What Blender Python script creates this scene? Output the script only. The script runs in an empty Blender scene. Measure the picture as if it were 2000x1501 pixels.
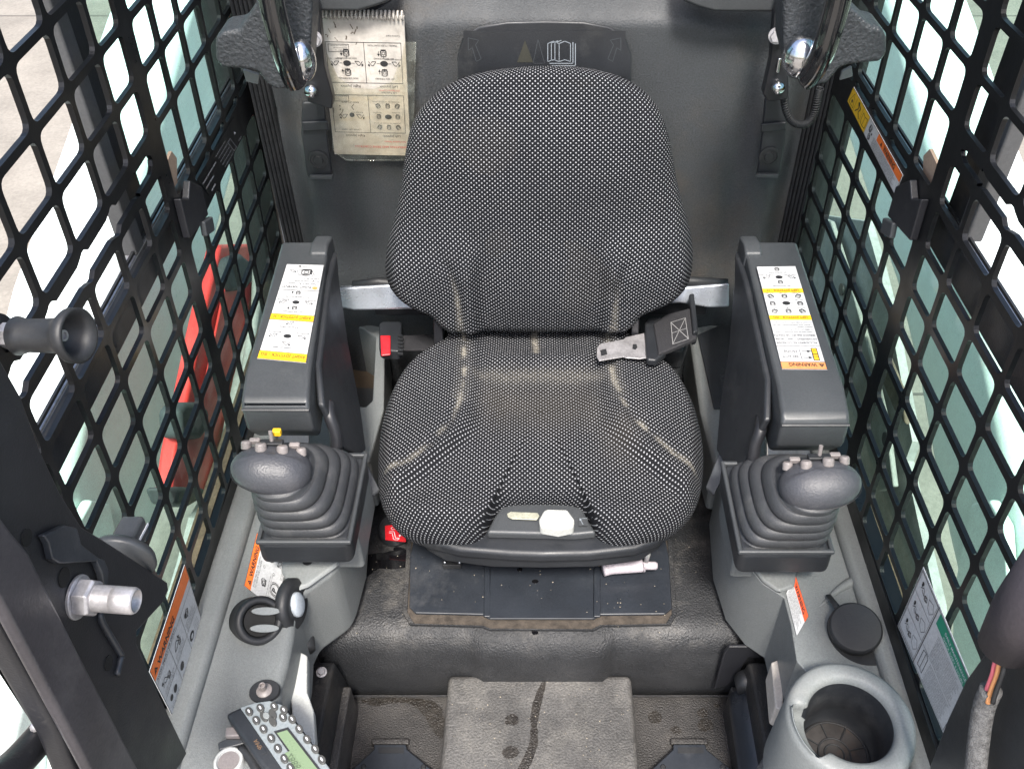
import bpy, bmesh, math, random
from mathutils import Vector, Matrix, noise
random.seed(7)
D = math.radians
V = Vector
S = bpy.context.scene

# ------------------------------------------------------------------ camera, sky, sun, exposure
FPX, CXP, CYP = 1750.0, 1056.0, 750.5
CAM = V((0.0, -0.94, 1.515)); PITCH = D(43.0)
cd = bpy.data.cameras.new('camera'); cam = bpy.data.objects.new('camera', cd)
S.collection.objects.link(cam); S.camera = cam
cam.location = CAM; cam.rotation_euler = (D(90) - PITCH, 0, 0)
cd.sensor_width = 36.0; cd.lens = 36.0 * FPX / 2000.0; cd.shift_x = -56.0 / 2000.0
cd.clip_start = 0.02; cd.clip_end = 500

SUN_EL, SUN_AZ = D(60), D(176)       # azimuth clockwise from +Y
w = bpy.data.worlds.new('World'); S.world = w; w.use_nodes = True
nt = w.node_tree; bg = nt.nodes['Background']
sky = nt.nodes.new('ShaderNodeTexSky'); sky.sky_type = 'NISHITA'; sky.sun_disc = False
sky.sun_elevation = SUN_EL; sky.sun_rotation = SUN_AZ; sky.dust_density = 4.0; sky.air_density = 1.0
nt.links.new(sky.outputs[0], bg.inputs[0]); bg.inputs[1].default_value = 0.15
sl = bpy.data.lights.new('sun', 'SUN'); sl.energy = 2.8; sl.angle = D(10); sl.color = (1.0, 0.96, 0.9)
so = bpy.data.objects.new('sun', sl); S.collection.objects.link(so)
sd = V((math.sin(SUN_AZ) * math.cos(SUN_EL), math.cos(SUN_AZ) * math.cos(SUN_EL), math.sin(SUN_EL)))
so.rotation_euler = sd.to_track_quat('Z', 'Y').to_euler(); so.location = (0, 0, 6)
S.view_settings.view_transform = 'Standard'; S.view_settings.look = 'None'
S.view_settings.exposure = 1.25; S.view_settings.gamma = 1.0; S.view_settings.use_curve_mapping = False
S.render.engine = 'CYCLES'

# ------------------------------------------------------------------ measuring helpers
FW = V((0, math.cos(PITCH), -math.sin(PITCH))); RT = V((1, 0, 0)); UP = RT.cross(FW)
def at(px, py, x=None, y=None, z=None, p=None, n=None):
    """point of a real plane (x=, y=, z= or p,n) seen at a pixel of the photograph"""
    r = FW + RT * ((px - CXP) / FPX) - UP * ((py - CYP) / FPX)
    if x is not None: p, n = V((x, 0, 0)), V((1, 0, 0))
    elif y is not None: p, n = V((0, y, 0)), V((0, 1, 0))
    elif z is not None: p, n = V((0, 0, z)), V((0, 0, 1))
    p, n = V(p), V(n)
    return CAM + r * ((p - CAM).dot(n) / r.dot(n))

# ------------------------------------------------------------------ object helpers
def link(o): S.collection.objects.link(o); return o
def thing(name, label, cat, loc=(0, 0, 0), group=None):
    o = link(bpy.data.objects.new(name, None)); o.location = loc
    o.empty_display_size = 0.05; o['label'] = label; o['category'] = cat
    if group: o['group'] = group
    return o
def tag(o, label, cat, group=None):
    o['label'] = label; o['category'] = cat
    if group: o['group'] = group
    return o
def wloc(o):
    v = V((0, 0, 0))
    while o is not None: v = v + o.location; o = o.parent
    return v
def obj(name, bm, mat, parent=None, smooth=False, bev=0.0, seg=2, kind=None, sub=0, org=None, keepn=False):
    off = wloc(parent) if parent else (V(org) if org is not None else V((0, 0, 0)))
    if off.length > 0: bmesh.ops.translate(bm, verts=bm.verts, vec=-off)
    if not keepn: bmesh.ops.recalc_face_normals(bm, faces=bm.faces)
    me = bpy.data.meshes.new(name); bm.to_mesh(me); bm.free()
    for m in (mat if isinstance(mat, (list, tuple)) else [mat]): me.materials.append(m)
    o = link(bpy.data.objects.new(name, me))
    if parent: o.parent = parent
    else: o.location = off
    if kind: o['kind'] = kind
    if bev > 0:
        b = o.modifiers.new('bevel', 'BEVEL'); b.width = bev; b.segments = seg; b.limit_method = 'ANGLE'
        b.angle_limit = D(28); b.harden_normals = True
        smooth = True
    if sub: s = o.modifiers.new('sub', 'SUBSURF'); s.levels = sub; s.render_levels = sub
    if smooth: me.polygons.foreach_set('use_smooth', [True] * len(me.polygons))
    return o
def BM(): return bmesh.new()

def box(bm, c, s, rot=None):
    r = bmesh.ops.create_cube(bm, size=1.0)
    M = Matrix.Translation(V(c)) @ (rot.to_4x4() if rot is not None else Matrix.Identity(4)) @ Matrix.Diagonal((s[0], s[1], s[2], 1))
    bmesh.ops.transform(bm, matrix=M, verts=r['verts'])
def box2(bm, a, b):
    a, b = V(a), V(b); box(bm, (a + b) / 2, (abs(b.x - a.x), abs(b.y - a.y), abs(b.z - a.z)))
def prism(bm, pts, off, mi=0):
    pts = [V(p) for p in pts]; off = V(off)
    a = [bm.verts.new(p) for p in pts]; b = [bm.verts.new(p + off) for p in pts]; n = len(pts)
    fs = [bm.faces.new(a[::-1]), bm.faces.new(b)]
    for i in range(n): fs.append(bm.faces.new((a[i], a[(i + 1) % n], b[(i + 1) % n], b[i])))
    for f in fs: f.material_index = mi
def catmull(pts, n=6):
    pts = [V(p) for p in pts]
    if len(pts) < 3: return pts
    P = [pts[0] * 2 - pts[1]] + pts + [pts[-1] * 2 - pts[-2]]; out = []
    for i in range(1, len(P) - 2):
        for k in range(n):
            t = k / n; a, b, c, d = P[i - 1], P[i], P[i + 1], P[i + 2]
            out.append(0.5 * ((2 * b) + (c - a) * t + (2 * a - 5 * b + 4 * c - d) * t * t + (3 * b - a - 3 * c + d) * t ** 3))
    out.append(pts[-1]); return out
def tube(bm, pts, r, seg=14, caps=True, closed=False, flat=None):
    pts = [V(p) for p in pts]; n = len(pts)
    rr = r if isinstance(r, (list, tuple)) else [r] * n
    rings = []; prev = None
    for i in range(n):
        a = pts[(i - 1) % n] if (closed or i > 0) else pts[i]; b = pts[(i + 1) % n] if (closed or i < n - 1) else pts[i]
        t = (b - a).normalized()
        if prev is None:
            u = t.cross(V((0, 0, 1)));
            if u.length < 0.1: u = t.cross(V((1, 0, 0)))
            u.normalize()
        else:
            u = prev - t * prev.dot(t); u.normalize()
        prev = u; v = t.cross(u)
        rings.append([bm.verts.new(pts[i] + (u * math.cos(q) + v * math.sin(q) * (flat or 1)) * rr[i]) for q in [2 * math.pi * k / seg for k in range(seg)]])
    for i in range(n if closed else n - 1):
        A, B = rings[i], rings[(i + 1) % n]
        for k in range(seg): bm.faces.new((A[k], A[(k + 1) % seg], B[(k + 1) % seg], B[k]))
    if caps and not closed: bm.faces.new(rings[0][::-1]); bm.faces.new(rings[-1])
def frame(axis):
    a = V(axis).normalized(); u = a.cross(V((0, 0, 1)))
    if u.length < 0.05: u = V((1, 0, 0))
    u.normalize(); return u, a.cross(u), a
def lathe(bm, base, axis, prof, seg=28, capb=True, capt=True, uv=None, sx=1.0, sy=1.0, expo=None):
    u, v, a = uv if uv else frame(axis); base = V(base); rings = []
    for r, h in prof:
        ring = []
        for k in range(seg):
            q = 2 * math.pi * k / seg; c, s = math.cos(q), math.sin(q)
            if expo: c = math.copysign(abs(c) ** expo, c); s = math.copysign(abs(s) ** expo, s)
            ring.append(bm.verts.new(base + a * h + (u * c * sx + v * s * sy) * r))
        rings.append(ring)
    for A, B in zip(rings, rings[1:]):
        for k in range(seg): bm.faces.new((A[k], A[(k + 1) % seg], B[(k + 1) % seg], B[k]))
    if capb: bm.faces.new(rings[0][::-1])
    if capt: bm.faces.new(rings[-1])
def cyl(bm, a, b, r, seg=24):
    a, b = V(a), V(b); lathe(bm, a, b - a, [(r, 0), (r, (b - a).length)], seg)
def hexbolt(bm, c, axis, r, h):
    lathe(bm, c, axis, [(r * 1.35, 0), (r * 1.35, h * .15)], 20)
    lathe(bm, V(c) + V(axis).normalized() * h * .15, axis, [(r, 0), (r, h * .8), (r * .85, h)], 6)
def gridsurf(bm, f, nu, nv):
    vs = [[bm.verts.new(f(i / nu, j / nv)) for j in range(nv + 1)] for i in range(nu + 1)]
    for i in range(nu):
        for j in range(nv): bm.faces.new((vs[i][j], vs[i + 1][j], vs[i + 1][j + 1], vs[i][j + 1]))
    return vs
def resample(pts, n):
    pts = [V(p) for p in pts]; m = len(pts)
    L = [(pts[(i + 1) % m] - pts[i]).length for i in range(m)]; T = sum(L); out = []; i = 0; acc = 0
    for k in range(n):
        d = T * k / n
        while acc + L[i] < d: acc += L[i]; i += 1
        out.append(pts[i].lerp(pts[(i + 1) % m], (d - acc) / max(L[i], 1e-9)))
    return out
def smoothloop(pts, it=2):
    for _ in range(it):
        n = len(pts); q = []
        for i in range(n):
            a, b = pts[i], pts[(i + 1) % n]; q += [a.lerp(b, .25), a.lerp(b, .75)]
        pts = q
    return pts

# ------------------------------------------------------------------ materials
def mat(name, col, rough=0.5, metal=0.0, var=0.0, vscale=8.0, bump=0.0, bscale=300.0, dust=0.0, dcol=(.32, .30, .27), dscale=9.0,
        dthr=0.5, coat=0.0, spec=0.5, scratch=0.0, scol=(.35, .35, .36), rvar=0.12, updust=0.0, grain=0.14):
    m = bpy.data.materials.new(name); m.use_nodes = True; N = m.node_tree.nodes; L = m.node_tree.links
    p = N['Principled BSDF']; p.inputs['Roughness'].default_value = rough; p.inputs['Metallic'].default_value = metal
    p.inputs['Specular IOR Level'].default_value = spec; p.inputs['Coat Weight'].default_value = coat
    tc = N.new('ShaderNodeTexCoord'); geo = N.new('ShaderNodeNewGeometry')
    P = geo.outputs['Position']
    def nz(scale, det=5, rgh=.6, vec=None):
        n = N.new('ShaderNodeTexNoise'); n.inputs['Scale'].default_value = scale; n.inputs['Detail'].default_value = det
        n.inputs['Roughness'].default_value = rgh; L.new(vec or P, n.inputs['Vector']); return n.outputs['Fac']
    def mr(src, a, b, c=0., d=1.):
        n = N.new('ShaderNodeMapRange'); n.inputs['From Min'].default_value = a; n.inputs['From Max'].default_value = b
        n.inputs['To Min'].default_value = c; n.inputs['To Max'].default_value = d; L.new(src, n.inputs['Value']); return n.outputs[0]
    def mul(a, b):
        n = N.new('ShaderNodeMath'); n.operation = 'MULTIPLY'; L.new(a, n.inputs[0])
        if isinstance(b, float): n.inputs[1].default_value = b
        else: L.new(b, n.inputs[1])
        return n.outputs[0]
    def mix(fac, a, b):
        n = N.new('ShaderNodeMix'); n.data_type = 'RGBA'; L.new(fac, n.inputs['Factor'])
        for s, i in ((a, 6), (b, 7)):
            if isinstance(s, tuple): n.inputs[i].default_value = (*s, 1)
            else: L.new(s, n.inputs[i])
        return n.outputs[2]
    c = (*col,)
    cur = col
    if var > 0:
        f = mr(nz(vscale), .3, .7)
        cur = mix(f, tuple(x * (1 - var) for x in col), tuple(min(1, x * (1 + var)) for x in col))
    if dust > 0:
        f = mul(mr(nz(dscale, 8, .7), dthr, dthr + .22), mr(nz(dscale * 9, 4), .35, .65, .4, 1.0))
        if updust > 0:
            sep = N.new('ShaderNodeSeparateXYZ'); L.new(geo.outputs['Normal'], sep.inputs[0]); f = mul(f, mr(sep.outputs[2], .2, .8, 1 - updust, 1))
        cur = mix(mul(f, dust), cur, dcol)
    if scratch > 0:
        mp = N.new('ShaderNodeMapping'); mp.inputs['Scale'].default_value = (60, 9, 30); mp.inputs['Rotation'].default_value = (.3, .5, .9); L.new(P, mp.inputs['Vector'])
        f = mr(nz(6, 6, .75, mp.outputs[0]), .66, .76)
        cur = mix(mul(f, scratch), cur, scol)
    if grain > 0 and (bump > 0 or var > 0):
        g1 = mr(nz(min(bscale, 380), 4, .75), .32, .68, 1 - grain, 1 + grain)
        hs = N.new('ShaderNodeHueSaturation'); L.new(g1, hs.inputs['Value'])
        if isinstance(cur, tuple): hs.inputs['Color'].default_value = (*cur, 1)
        else: L.new(cur, hs.inputs['Color'])
        cur = hs.outputs[0]
    if isinstance(cur, tuple): p.inputs['Base Color'].default_value = (*cur, 1)
    else: L.new(cur, p.inputs['Base Color'])
    if rvar > 0: L.new(mr(nz(vscale * 1.7), .3, .7, max(.03, rough - rvar), min(1, rough + rvar)), p.inputs['Roughness'])
    if bump > 0:
        b = N.new('ShaderNodeBump'); b.inputs['Strength'].default_value = bump; b.inputs['Distance'].default_value = 0.0022
        L.new(nz(bscale, 3, .5), b.inputs['Height']); L.new(b.outputs[0], p.inputs['Normal'])
    m['nodes'] = 1
    return m

BLACKSTEEL = mat('black_powder_coated_steel', (.015, .0155, .0185), .42, var=.25, bump=.12, bscale=500, dust=.5, dthr=.62, dcol=(.2, .19, .17), dscale=30)
GUARDM = mat('guard_black_paint', (.0055, .0062, .0072), .38, var=.2, bump=.06, bscale=500, dust=.10, dthr=.68, dcol=(.1, .1, .09), dscale=40, spec=.35)
PLASTIC = mat('charcoal_plastic', (.046, .050, .054), .42, var=.15, bump=.10, bscale=900, dust=.25, dthr=.6, dcol=(.2, .2, .19), scratch=.25, scol=(.2, .2, .2))
PLASTICD = mat('dark_plastic', (.018, .020, .0235), .45, var=.25, bump=.12, bscale=700, dust=.35, dthr=.56, dcol=(.13, .13, .125), scratch=.3, scol=(.16, .16, .17))
TUBM = mat('textured_black_seat_box', (.021, .022, .024), .52, var=.3, grain=.35, bump=.9, bscale=330, dust=.8, dthr=.50, dcol=(.15, .14, .125), dscale=8, updust=.9, rvar=.18)
TUBWALL = mat('textured_black_floor_tub', (.019, .0195, .021), .42, var=.35, bump=.6, bscale=420, dust=.45, dthr=.54, dcol=(.12, .10, .075), dscale=6, scratch=.25, scol=(.14, .13, .12), rvar=.15)
PLATEM = mat('black_pedestal_plate', (.022, .026, .033), .36, var=.25, bump=.05, bscale=300, dust=.35, dthr=.55, dcol=(.17, .17, .17), scratch=.5, scol=(.3, .3, .31))
MATM = mat('dirty_floor_mat', (.072, .070, .068), .62, var=.4, vscale=14, grain=.4, bump=.9, bscale=300, dust=.75, dcol=(.165, .158, .145), dthr=.46, dscale=16)
WELLM = mat('dirty_foot_well', (.034, .032, .031), .5, var=.45, vscale=11, bump=.8, bscale=380, dust=.6, dcol=(.115, .105, .092), dthr=.5, dscale=10)
GREY = mat('grey_moulded_console', (.150, .160, .160), .45, var=.08, vscale=5, bump=.35, bscale=650, dust=.35, dcol=(.24, .235, .22), dthr=.52, dscale=6, scratch=.12, scol=(.3, .3, .3))
GREYL = mat('light_grey_plastic', (.185, .198, .198), .5, var=.1, bump=.15, bscale=500, dust=.3, dcol=(.3, .29, .26))
KNOBG = mat('pale_grey_knob', (.38, .42, .46), .4, bump=.05)
PANELM = mat('back_panel_moulded_plastic', (.040, .044, .048), .6, var=.15, vscale=5, grain=.32, bump=.55, bscale=380, dust=.65, dcol=(.085, .066, .046), dthr=.50, dscale=2.6)
RUBBER = mat('black_rubber', (.015, .016, .018), .55, var=.2, bump=.1, dust=.2, dcol=(.1, .1, .1))
BOOTM = mat('rubber_bellows', (.034, .036, .040), .5, var=.2, bump=.25, bscale=600, dust=.45, dcol=(.13, .13, .125), dthr=.5, dscale=12)
GRIPM = mat('worn_grip', (.050, .052, .060), .48, var=.2, bump=.3, bscale=420, dust=.4, dcol=(.15, .145, .15), dthr=.5, dscale=20)
FOAM = mat('grained_foam_pad', (.036, .040, .045), .45, var=.1, grain=.3, bump=1.0, bscale=230, dust=.0)
CHROME = mat('polished_chrome', (.62, .63, .65), .12, 1.0, var=.1, vscale=20, rvar=.06)
ZINC = mat('zinc_plated_steel', (.42, .41, .42), .4, .6, var=.25, vscale=60, bump=.1, rvar=.1)
STEELBAR = mat('brushed_silver_bar', (.42, .45, .50), .3, .6, var=.12, vscale=14, dust=.25, dcol=(.3, .27, .22), rvar=.1)
GLOSSBLK = mat('gloss_black_tube', (.006, .0065, .008), .16, spec=.8, coat=.6, var=.1, rvar=.05)
CONC = mat('concrete_slab', (.235, .215, .185), .85, var=.16, vscale=3.5, bump=.4, bscale=60, dust=.45, dcol=(.30, .28, .24), dscale=12, spec=.2)
WHITEP = mat('white_machine_paint', (.78, .90, .865), .4, var=.03, bump=.05, dust=.08, dcol=(.4, .38, .33), dthr=.6)
REDP = mat('red_machine_paint', (.64, .045, .038), .45, var=.12, dust=.3, dcol=(.45, .2, .17), dthr=.56)
GREYMET = mat('dusty_grey_chassis', (.36, .36, .35), .7, var=.25, vscale=12, bump=.3, bscale=120, dust=.6, dcol=(.42, .39, .35), dthr=.46, dscale=8)
DIRTSEAL = mat('muddy_window_seal', (.17, .125, .075), .85, var=.5, vscale=25, bump=.6, bscale=200)
PAPER = mat('label_white', (.50, .505, .51), .45, var=.05, vscale=25, dust=.3, dcol=(.4, .38, .34), dthr=.58, dscale=22)
PAGE = mat('stained_paper', (.48, .45, .41), .6, var=.22, vscale=14, dust=.8, dcol=(.22, .17, .12), dthr=.52, dscale=18, bump=.3, bscale=60)
INK = mat('black_ink', (.02, .02, .022), .5)
ORANGE = mat('safety_orange', (.75, .16, .025), .45, var=.06)
ORANGEF = mat('faded_orange', (.62, .25, .09), .5, var=.12)
YELLOW = mat('safety_yellow', (.72, .43, .02), .45, var=.06)
GREEN = mat('label_green', (.005, .22, .13), .45)
REDINK = mat('red_ink', (.55, .06, .05), .5)
REDPL = mat('red_plastic', (.55, .012, .02), .35, var=.1, dust=.2)
WHITEPL = mat('off_white_plastic', (.44, .45, .43), .4, var=.08, dust=.35, dcol=(.35, .34, .3), dthr=.5)
PINKPL = mat('pale_lilac_plastic', (.44, .40, .43), .42, var=.05, dust=.2)
ALU = mat('worn_white_painted_bar', (.52, .48, .43), .5, var=.15, vscale=30, dust=.6, dcol=(.3, .2, .13), dthr=.52)
WIREP = mat('pink_wire', (.8, .18, .22), .4); WIREO = mat('orange_wire', (.85, .38, .15), .4)
BRAID = mat('braided_sleeve', (.12, .12, .12), .6, var=.5, vscale=220, bump=1, bscale=900)
LCD = mat('green_lcd', (.16, .22, .13), .25, spec=.6); LCDINK = mat('lcd_digit', (.07, .10, .06), .4)
SILVER = mat('silver_faceplate', (.27, .30, .31), .35, .3, var=.08)
BUTTON = mat('grey_button', (.055, .055, .052), .4); BUTTOND = mat('dirty_cap_button', (.20, .18, .175), .5, var=.2)
PRINTG = mat('pale_print', (.24, .27, .30), .5)
WHITEINK = mat('white_print', (.62, .63, .66), .5)
TAN = mat('tan_felt', (.38, .27, .19), .9, var=.2)
DAMP = mat('damp_dirt', (.022, .019, .016), .32, var=.4, vscale=60, bump=.8, bscale=380)
WATER = mat('water_film', (.006, .006, .007), .08, spec=.6, rvar=0)
STITCH = mat('pale_stitching', (.25, .25, .25), .7)
BELT = mat('woven_belt', (.02, .02, .023), .7, bump=.6, bscale=900)
NUT = mat('peanut_shell', (.55, .38, .22), .7, var=.2)

def glassmat(name, tint, gl=.07, dirt=.05):
    m = bpy.data.materials.new(name); m.use_nodes = True; N = m.node_tree.nodes; L = m.node_tree.links
    N.remove(N['Principled BSDF']); out = N['Material Output']
    t = N.new('ShaderNodeBsdfTransparent'); t.inputs[0].default_value = (*tint, 1)
    g = N.new('ShaderNodeBsdfGlossy'); g.inputs['Roughness'].default_value = .05; g.inputs[0].default_value = (.9, .95, .95, 1)
    d = N.new('ShaderNodeBsdfDiffuse'); d.inputs[0].default_value = (.55, .6, .57, 1)
    geo = N.new('ShaderNodeNewGeometry'); n = N.new('ShaderNodeTexNoise'); n.inputs['Scale'].default_value = 25; n.inputs['Detail'].default_value = 8
    n.inputs['Roughness'].default_value = .75
    L.new(geo.outputs['Position'], n.inputs['Vector'])
    mr = N.new('ShaderNodeMapRange'); mr.inputs['From Min'].default_value = .45; mr.inputs['From Max'].default_value = .75
    mr.inputs['To Min'].default_value = dirt * .4; mr.inputs['To Max'].default_value = dirt * 3; L.new(n.outputs[0], mr.inputs[0])
    a = N.new('ShaderNodeMixShader'); L.new(mr.outputs[0], a.inputs[0]); L.new(t.outputs[0], a.inputs[1]); L.new(d.outputs[0], a.inputs[2])
    lw = N.new('ShaderNodeLayerWeight'); lw.inputs[0].default_value = .5
    pw = N.new('ShaderNodeMath'); pw.operation = 'POWER'; pw.inputs[1].default_value = 5; L.new(lw.outputs['Facing'], pw.inputs[0])
    f = N.new('ShaderNodeMath'); f.operation = 'MULTIPLY_ADD'; f.inputs[1].default_value = .5; f.inputs[2].default_value = gl * .3; L.new(pw.outputs[0], f.inputs[0])
    b = N.new('ShaderNodeMixShader'); L.new(f.outputs[0], b.inputs[0]); L.new(a.outputs[0], b.inputs[1]); L.new(g.outputs[0], b.inputs[2])
    L.new(b.outputs[0], out.inputs[0]); return m
GLASS = glassmat('green_tinted_glass', (.81, .945, .895), dirt=.022)
CLEAR = glassmat('clear_vinyl', (.93, .915, .87), dirt=.05)
DROPM = glassmat('water_drop', (.95, 1.0, .98), dirt=.0)

# seat cloth: black weave with staggered pale dots, dust from a vertex attribute
def clothmat():
    m = bpy.data.materials.new('dotted_seat_cloth'); m.use_nodes = True; N = m.node_tree.nodes; L = m.node_tree.links
    p = N['Principled BSDF']; p.inputs['Roughness'].default_value = .9; p.inputs['Specular IOR Level'].default_value = .12
    uv = N.new('ShaderNodeUVMap'); uv.uv_map = 'UVMap'; sp = N.new('ShaderNodeSeparateXYZ'); L.new(uv.outputs[0], sp.inputs[0])
    def M(op, a, b=None, c=None):
        n = N.new('ShaderNodeMath'); n.operation = op
        for i, s in enumerate((a, b, c)):
            if s is None: continue
            if isinstance(s, (int, float)): n.inputs[i].default_value = s
            else: L.new(s, n.inputs[i])
        return n.outputs[0]
    wob = N.new('ShaderNodeTexNoise'); wob.inputs['Scale'].default_value = 260; L.new(uv.outputs[0], wob.inputs['Vector'])
    px, py = .0080, .0035
    v = M('DIVIDE', M('ADD', sp.outputs[1], M('MULTIPLY', wob.outputs[0], .0012)), py); row = M('FLOOR', v); fv = M('SUBTRACT', M('FRACT', v), .5)
    u = M('ADD', M('DIVIDE', sp.outputs[0], px), M('MULTIPLY', M('MODULO', M('ABSOLUTE', row), 2), .5)); fu = M('SUBTRACT', M('FRACT', u), .5)
    du = M('MULTIPLY', fu, px); dv = M('MULTIPLY', fv, py)
    r = M('SQRT', M('ADD', M('MULTIPLY', du, du), M('MULTIPLY', M('MULTIPLY', dv, dv), 1.2)))
    dot = M('LESS_THAN', r, .00108)
    vw = N.new('ShaderNodeTexNoise'); vw.inputs['Scale'].default_value = 9; vw.inputs['Detail'].default_value = 6; L.new(uv.outputs[0], vw.inputs['Vector'])
    wear = N.new('ShaderNodeMapRange'); wear.inputs[1].default_value = .3; wear.inputs[2].default_value = .7; wear.inputs[3].default_value = .75; wear.inputs[4].default_value = 1.05; L.new(vw.outputs[0], wear.inputs[0])
    def mix(fac, a, b):
        n = N.new('ShaderNodeMix'); n.data_type = 'RGBA'
        if isinstance(fac, float): n.inputs[0].default_value = fac
        else: L.new(fac, n.inputs[0])
        for s, i in ((a, 6), (b, 7)):
            if isinstance(s, tuple): n.inputs[i].default_value = (*s, 1)
            else: L.new(s, n.inputs[i])
        return n.outputs[2]
    fib = N.new('ShaderNodeTexNoise'); fib.inputs['Scale'].default_value = 900; L.new(uv.outputs[0], fib.inputs['Vector'])
    base = mix(fib.outputs[0], (.004, .0045, .006), (.014, .015, .018))
    col = mix(M('MULTIPLY', dot, wear.outputs[0]), base, (.35, .36, .38))
    at_ = N.new('ShaderNodeAttribute'); at_.attribute_name = 'dust'
    dn = N.new('ShaderNodeTexNoise'); dn.inputs['Scale'].default_value = 150; dn.inputs['Detail'].default_value = 8; dn.inputs['Roughness'].default_value = .8; L.new(uv.outputs[0], dn.inputs['Vector'])
    df = N.new('ShaderNodeMapRange'); df.inputs[1].default_value = .4; df.inputs[2].default_value = .62; L.new(dn.outputs[0], df.inputs[0])
    col = mix(M('MULTIPLY', at_.outputs['Fac'], M('ADD', M('MULTIPLY', df.outputs[0], .8), .15)), col, (.43, .40, .33))
    at2 = N.new('ShaderNodeAttribute'); at2.attribute_name = 'stain'
    col = mix(M('MULTIPLY', at2.outputs['Fac'], M('ADD', M('MULTIPLY', vw.outputs[0], .5), .15)), col, (.085, .073, .056))
    L.new(col, p.inputs['Base Color'])
    bp = N.new('ShaderNodeBump'); bp.inputs['Strength'].default_value = .5; bp.inputs['Distance'].default_value = .0008
    L.new(M('ADD', dot, M('MULTIPLY', fib.outputs[0], .6)), bp.inputs['Height']); L.new(bp.outputs[0], p.inputs['Normal'])
    return m
CLOTH = clothmat()

# ------------------------------------------------------------------ labels: one flat mesh, printed with real letters
_tc = {}
def textmesh(s, bold=0.0):
    k = (s, bold)
    if k in _tc: return _tc[k]
    cu = bpy.data.curves.new('t', 'FONT'); cu.body = s; cu.size = 1.0; cu.resolution_u = 2; cu.offset = bold; cu.fill_mode = 'BOTH'
    o = bpy.data.objects.new('t', cu); link(o); dg = bpy.context.evaluated_depsgraph_get(); dg.update()
    me = bpy.data.meshes.new_from_object(o.evaluated_get(dg))
    vs = [(v.co.x, v.co.y) for v in me.vertices]; fs = [tuple(f.vertices) for f in me.polygons]
    bpy.data.objects.remove(o); bpy.data.curves.remove(cu); bpy.data.meshes.remove(me)
    x0 = min(v[0] for v in vs); x1 = max(v[0] for v in vs)
    _tc[k] = ([(x - x0, y) for x, y in vs], fs, x1 - x0); return _tc[k]

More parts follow.
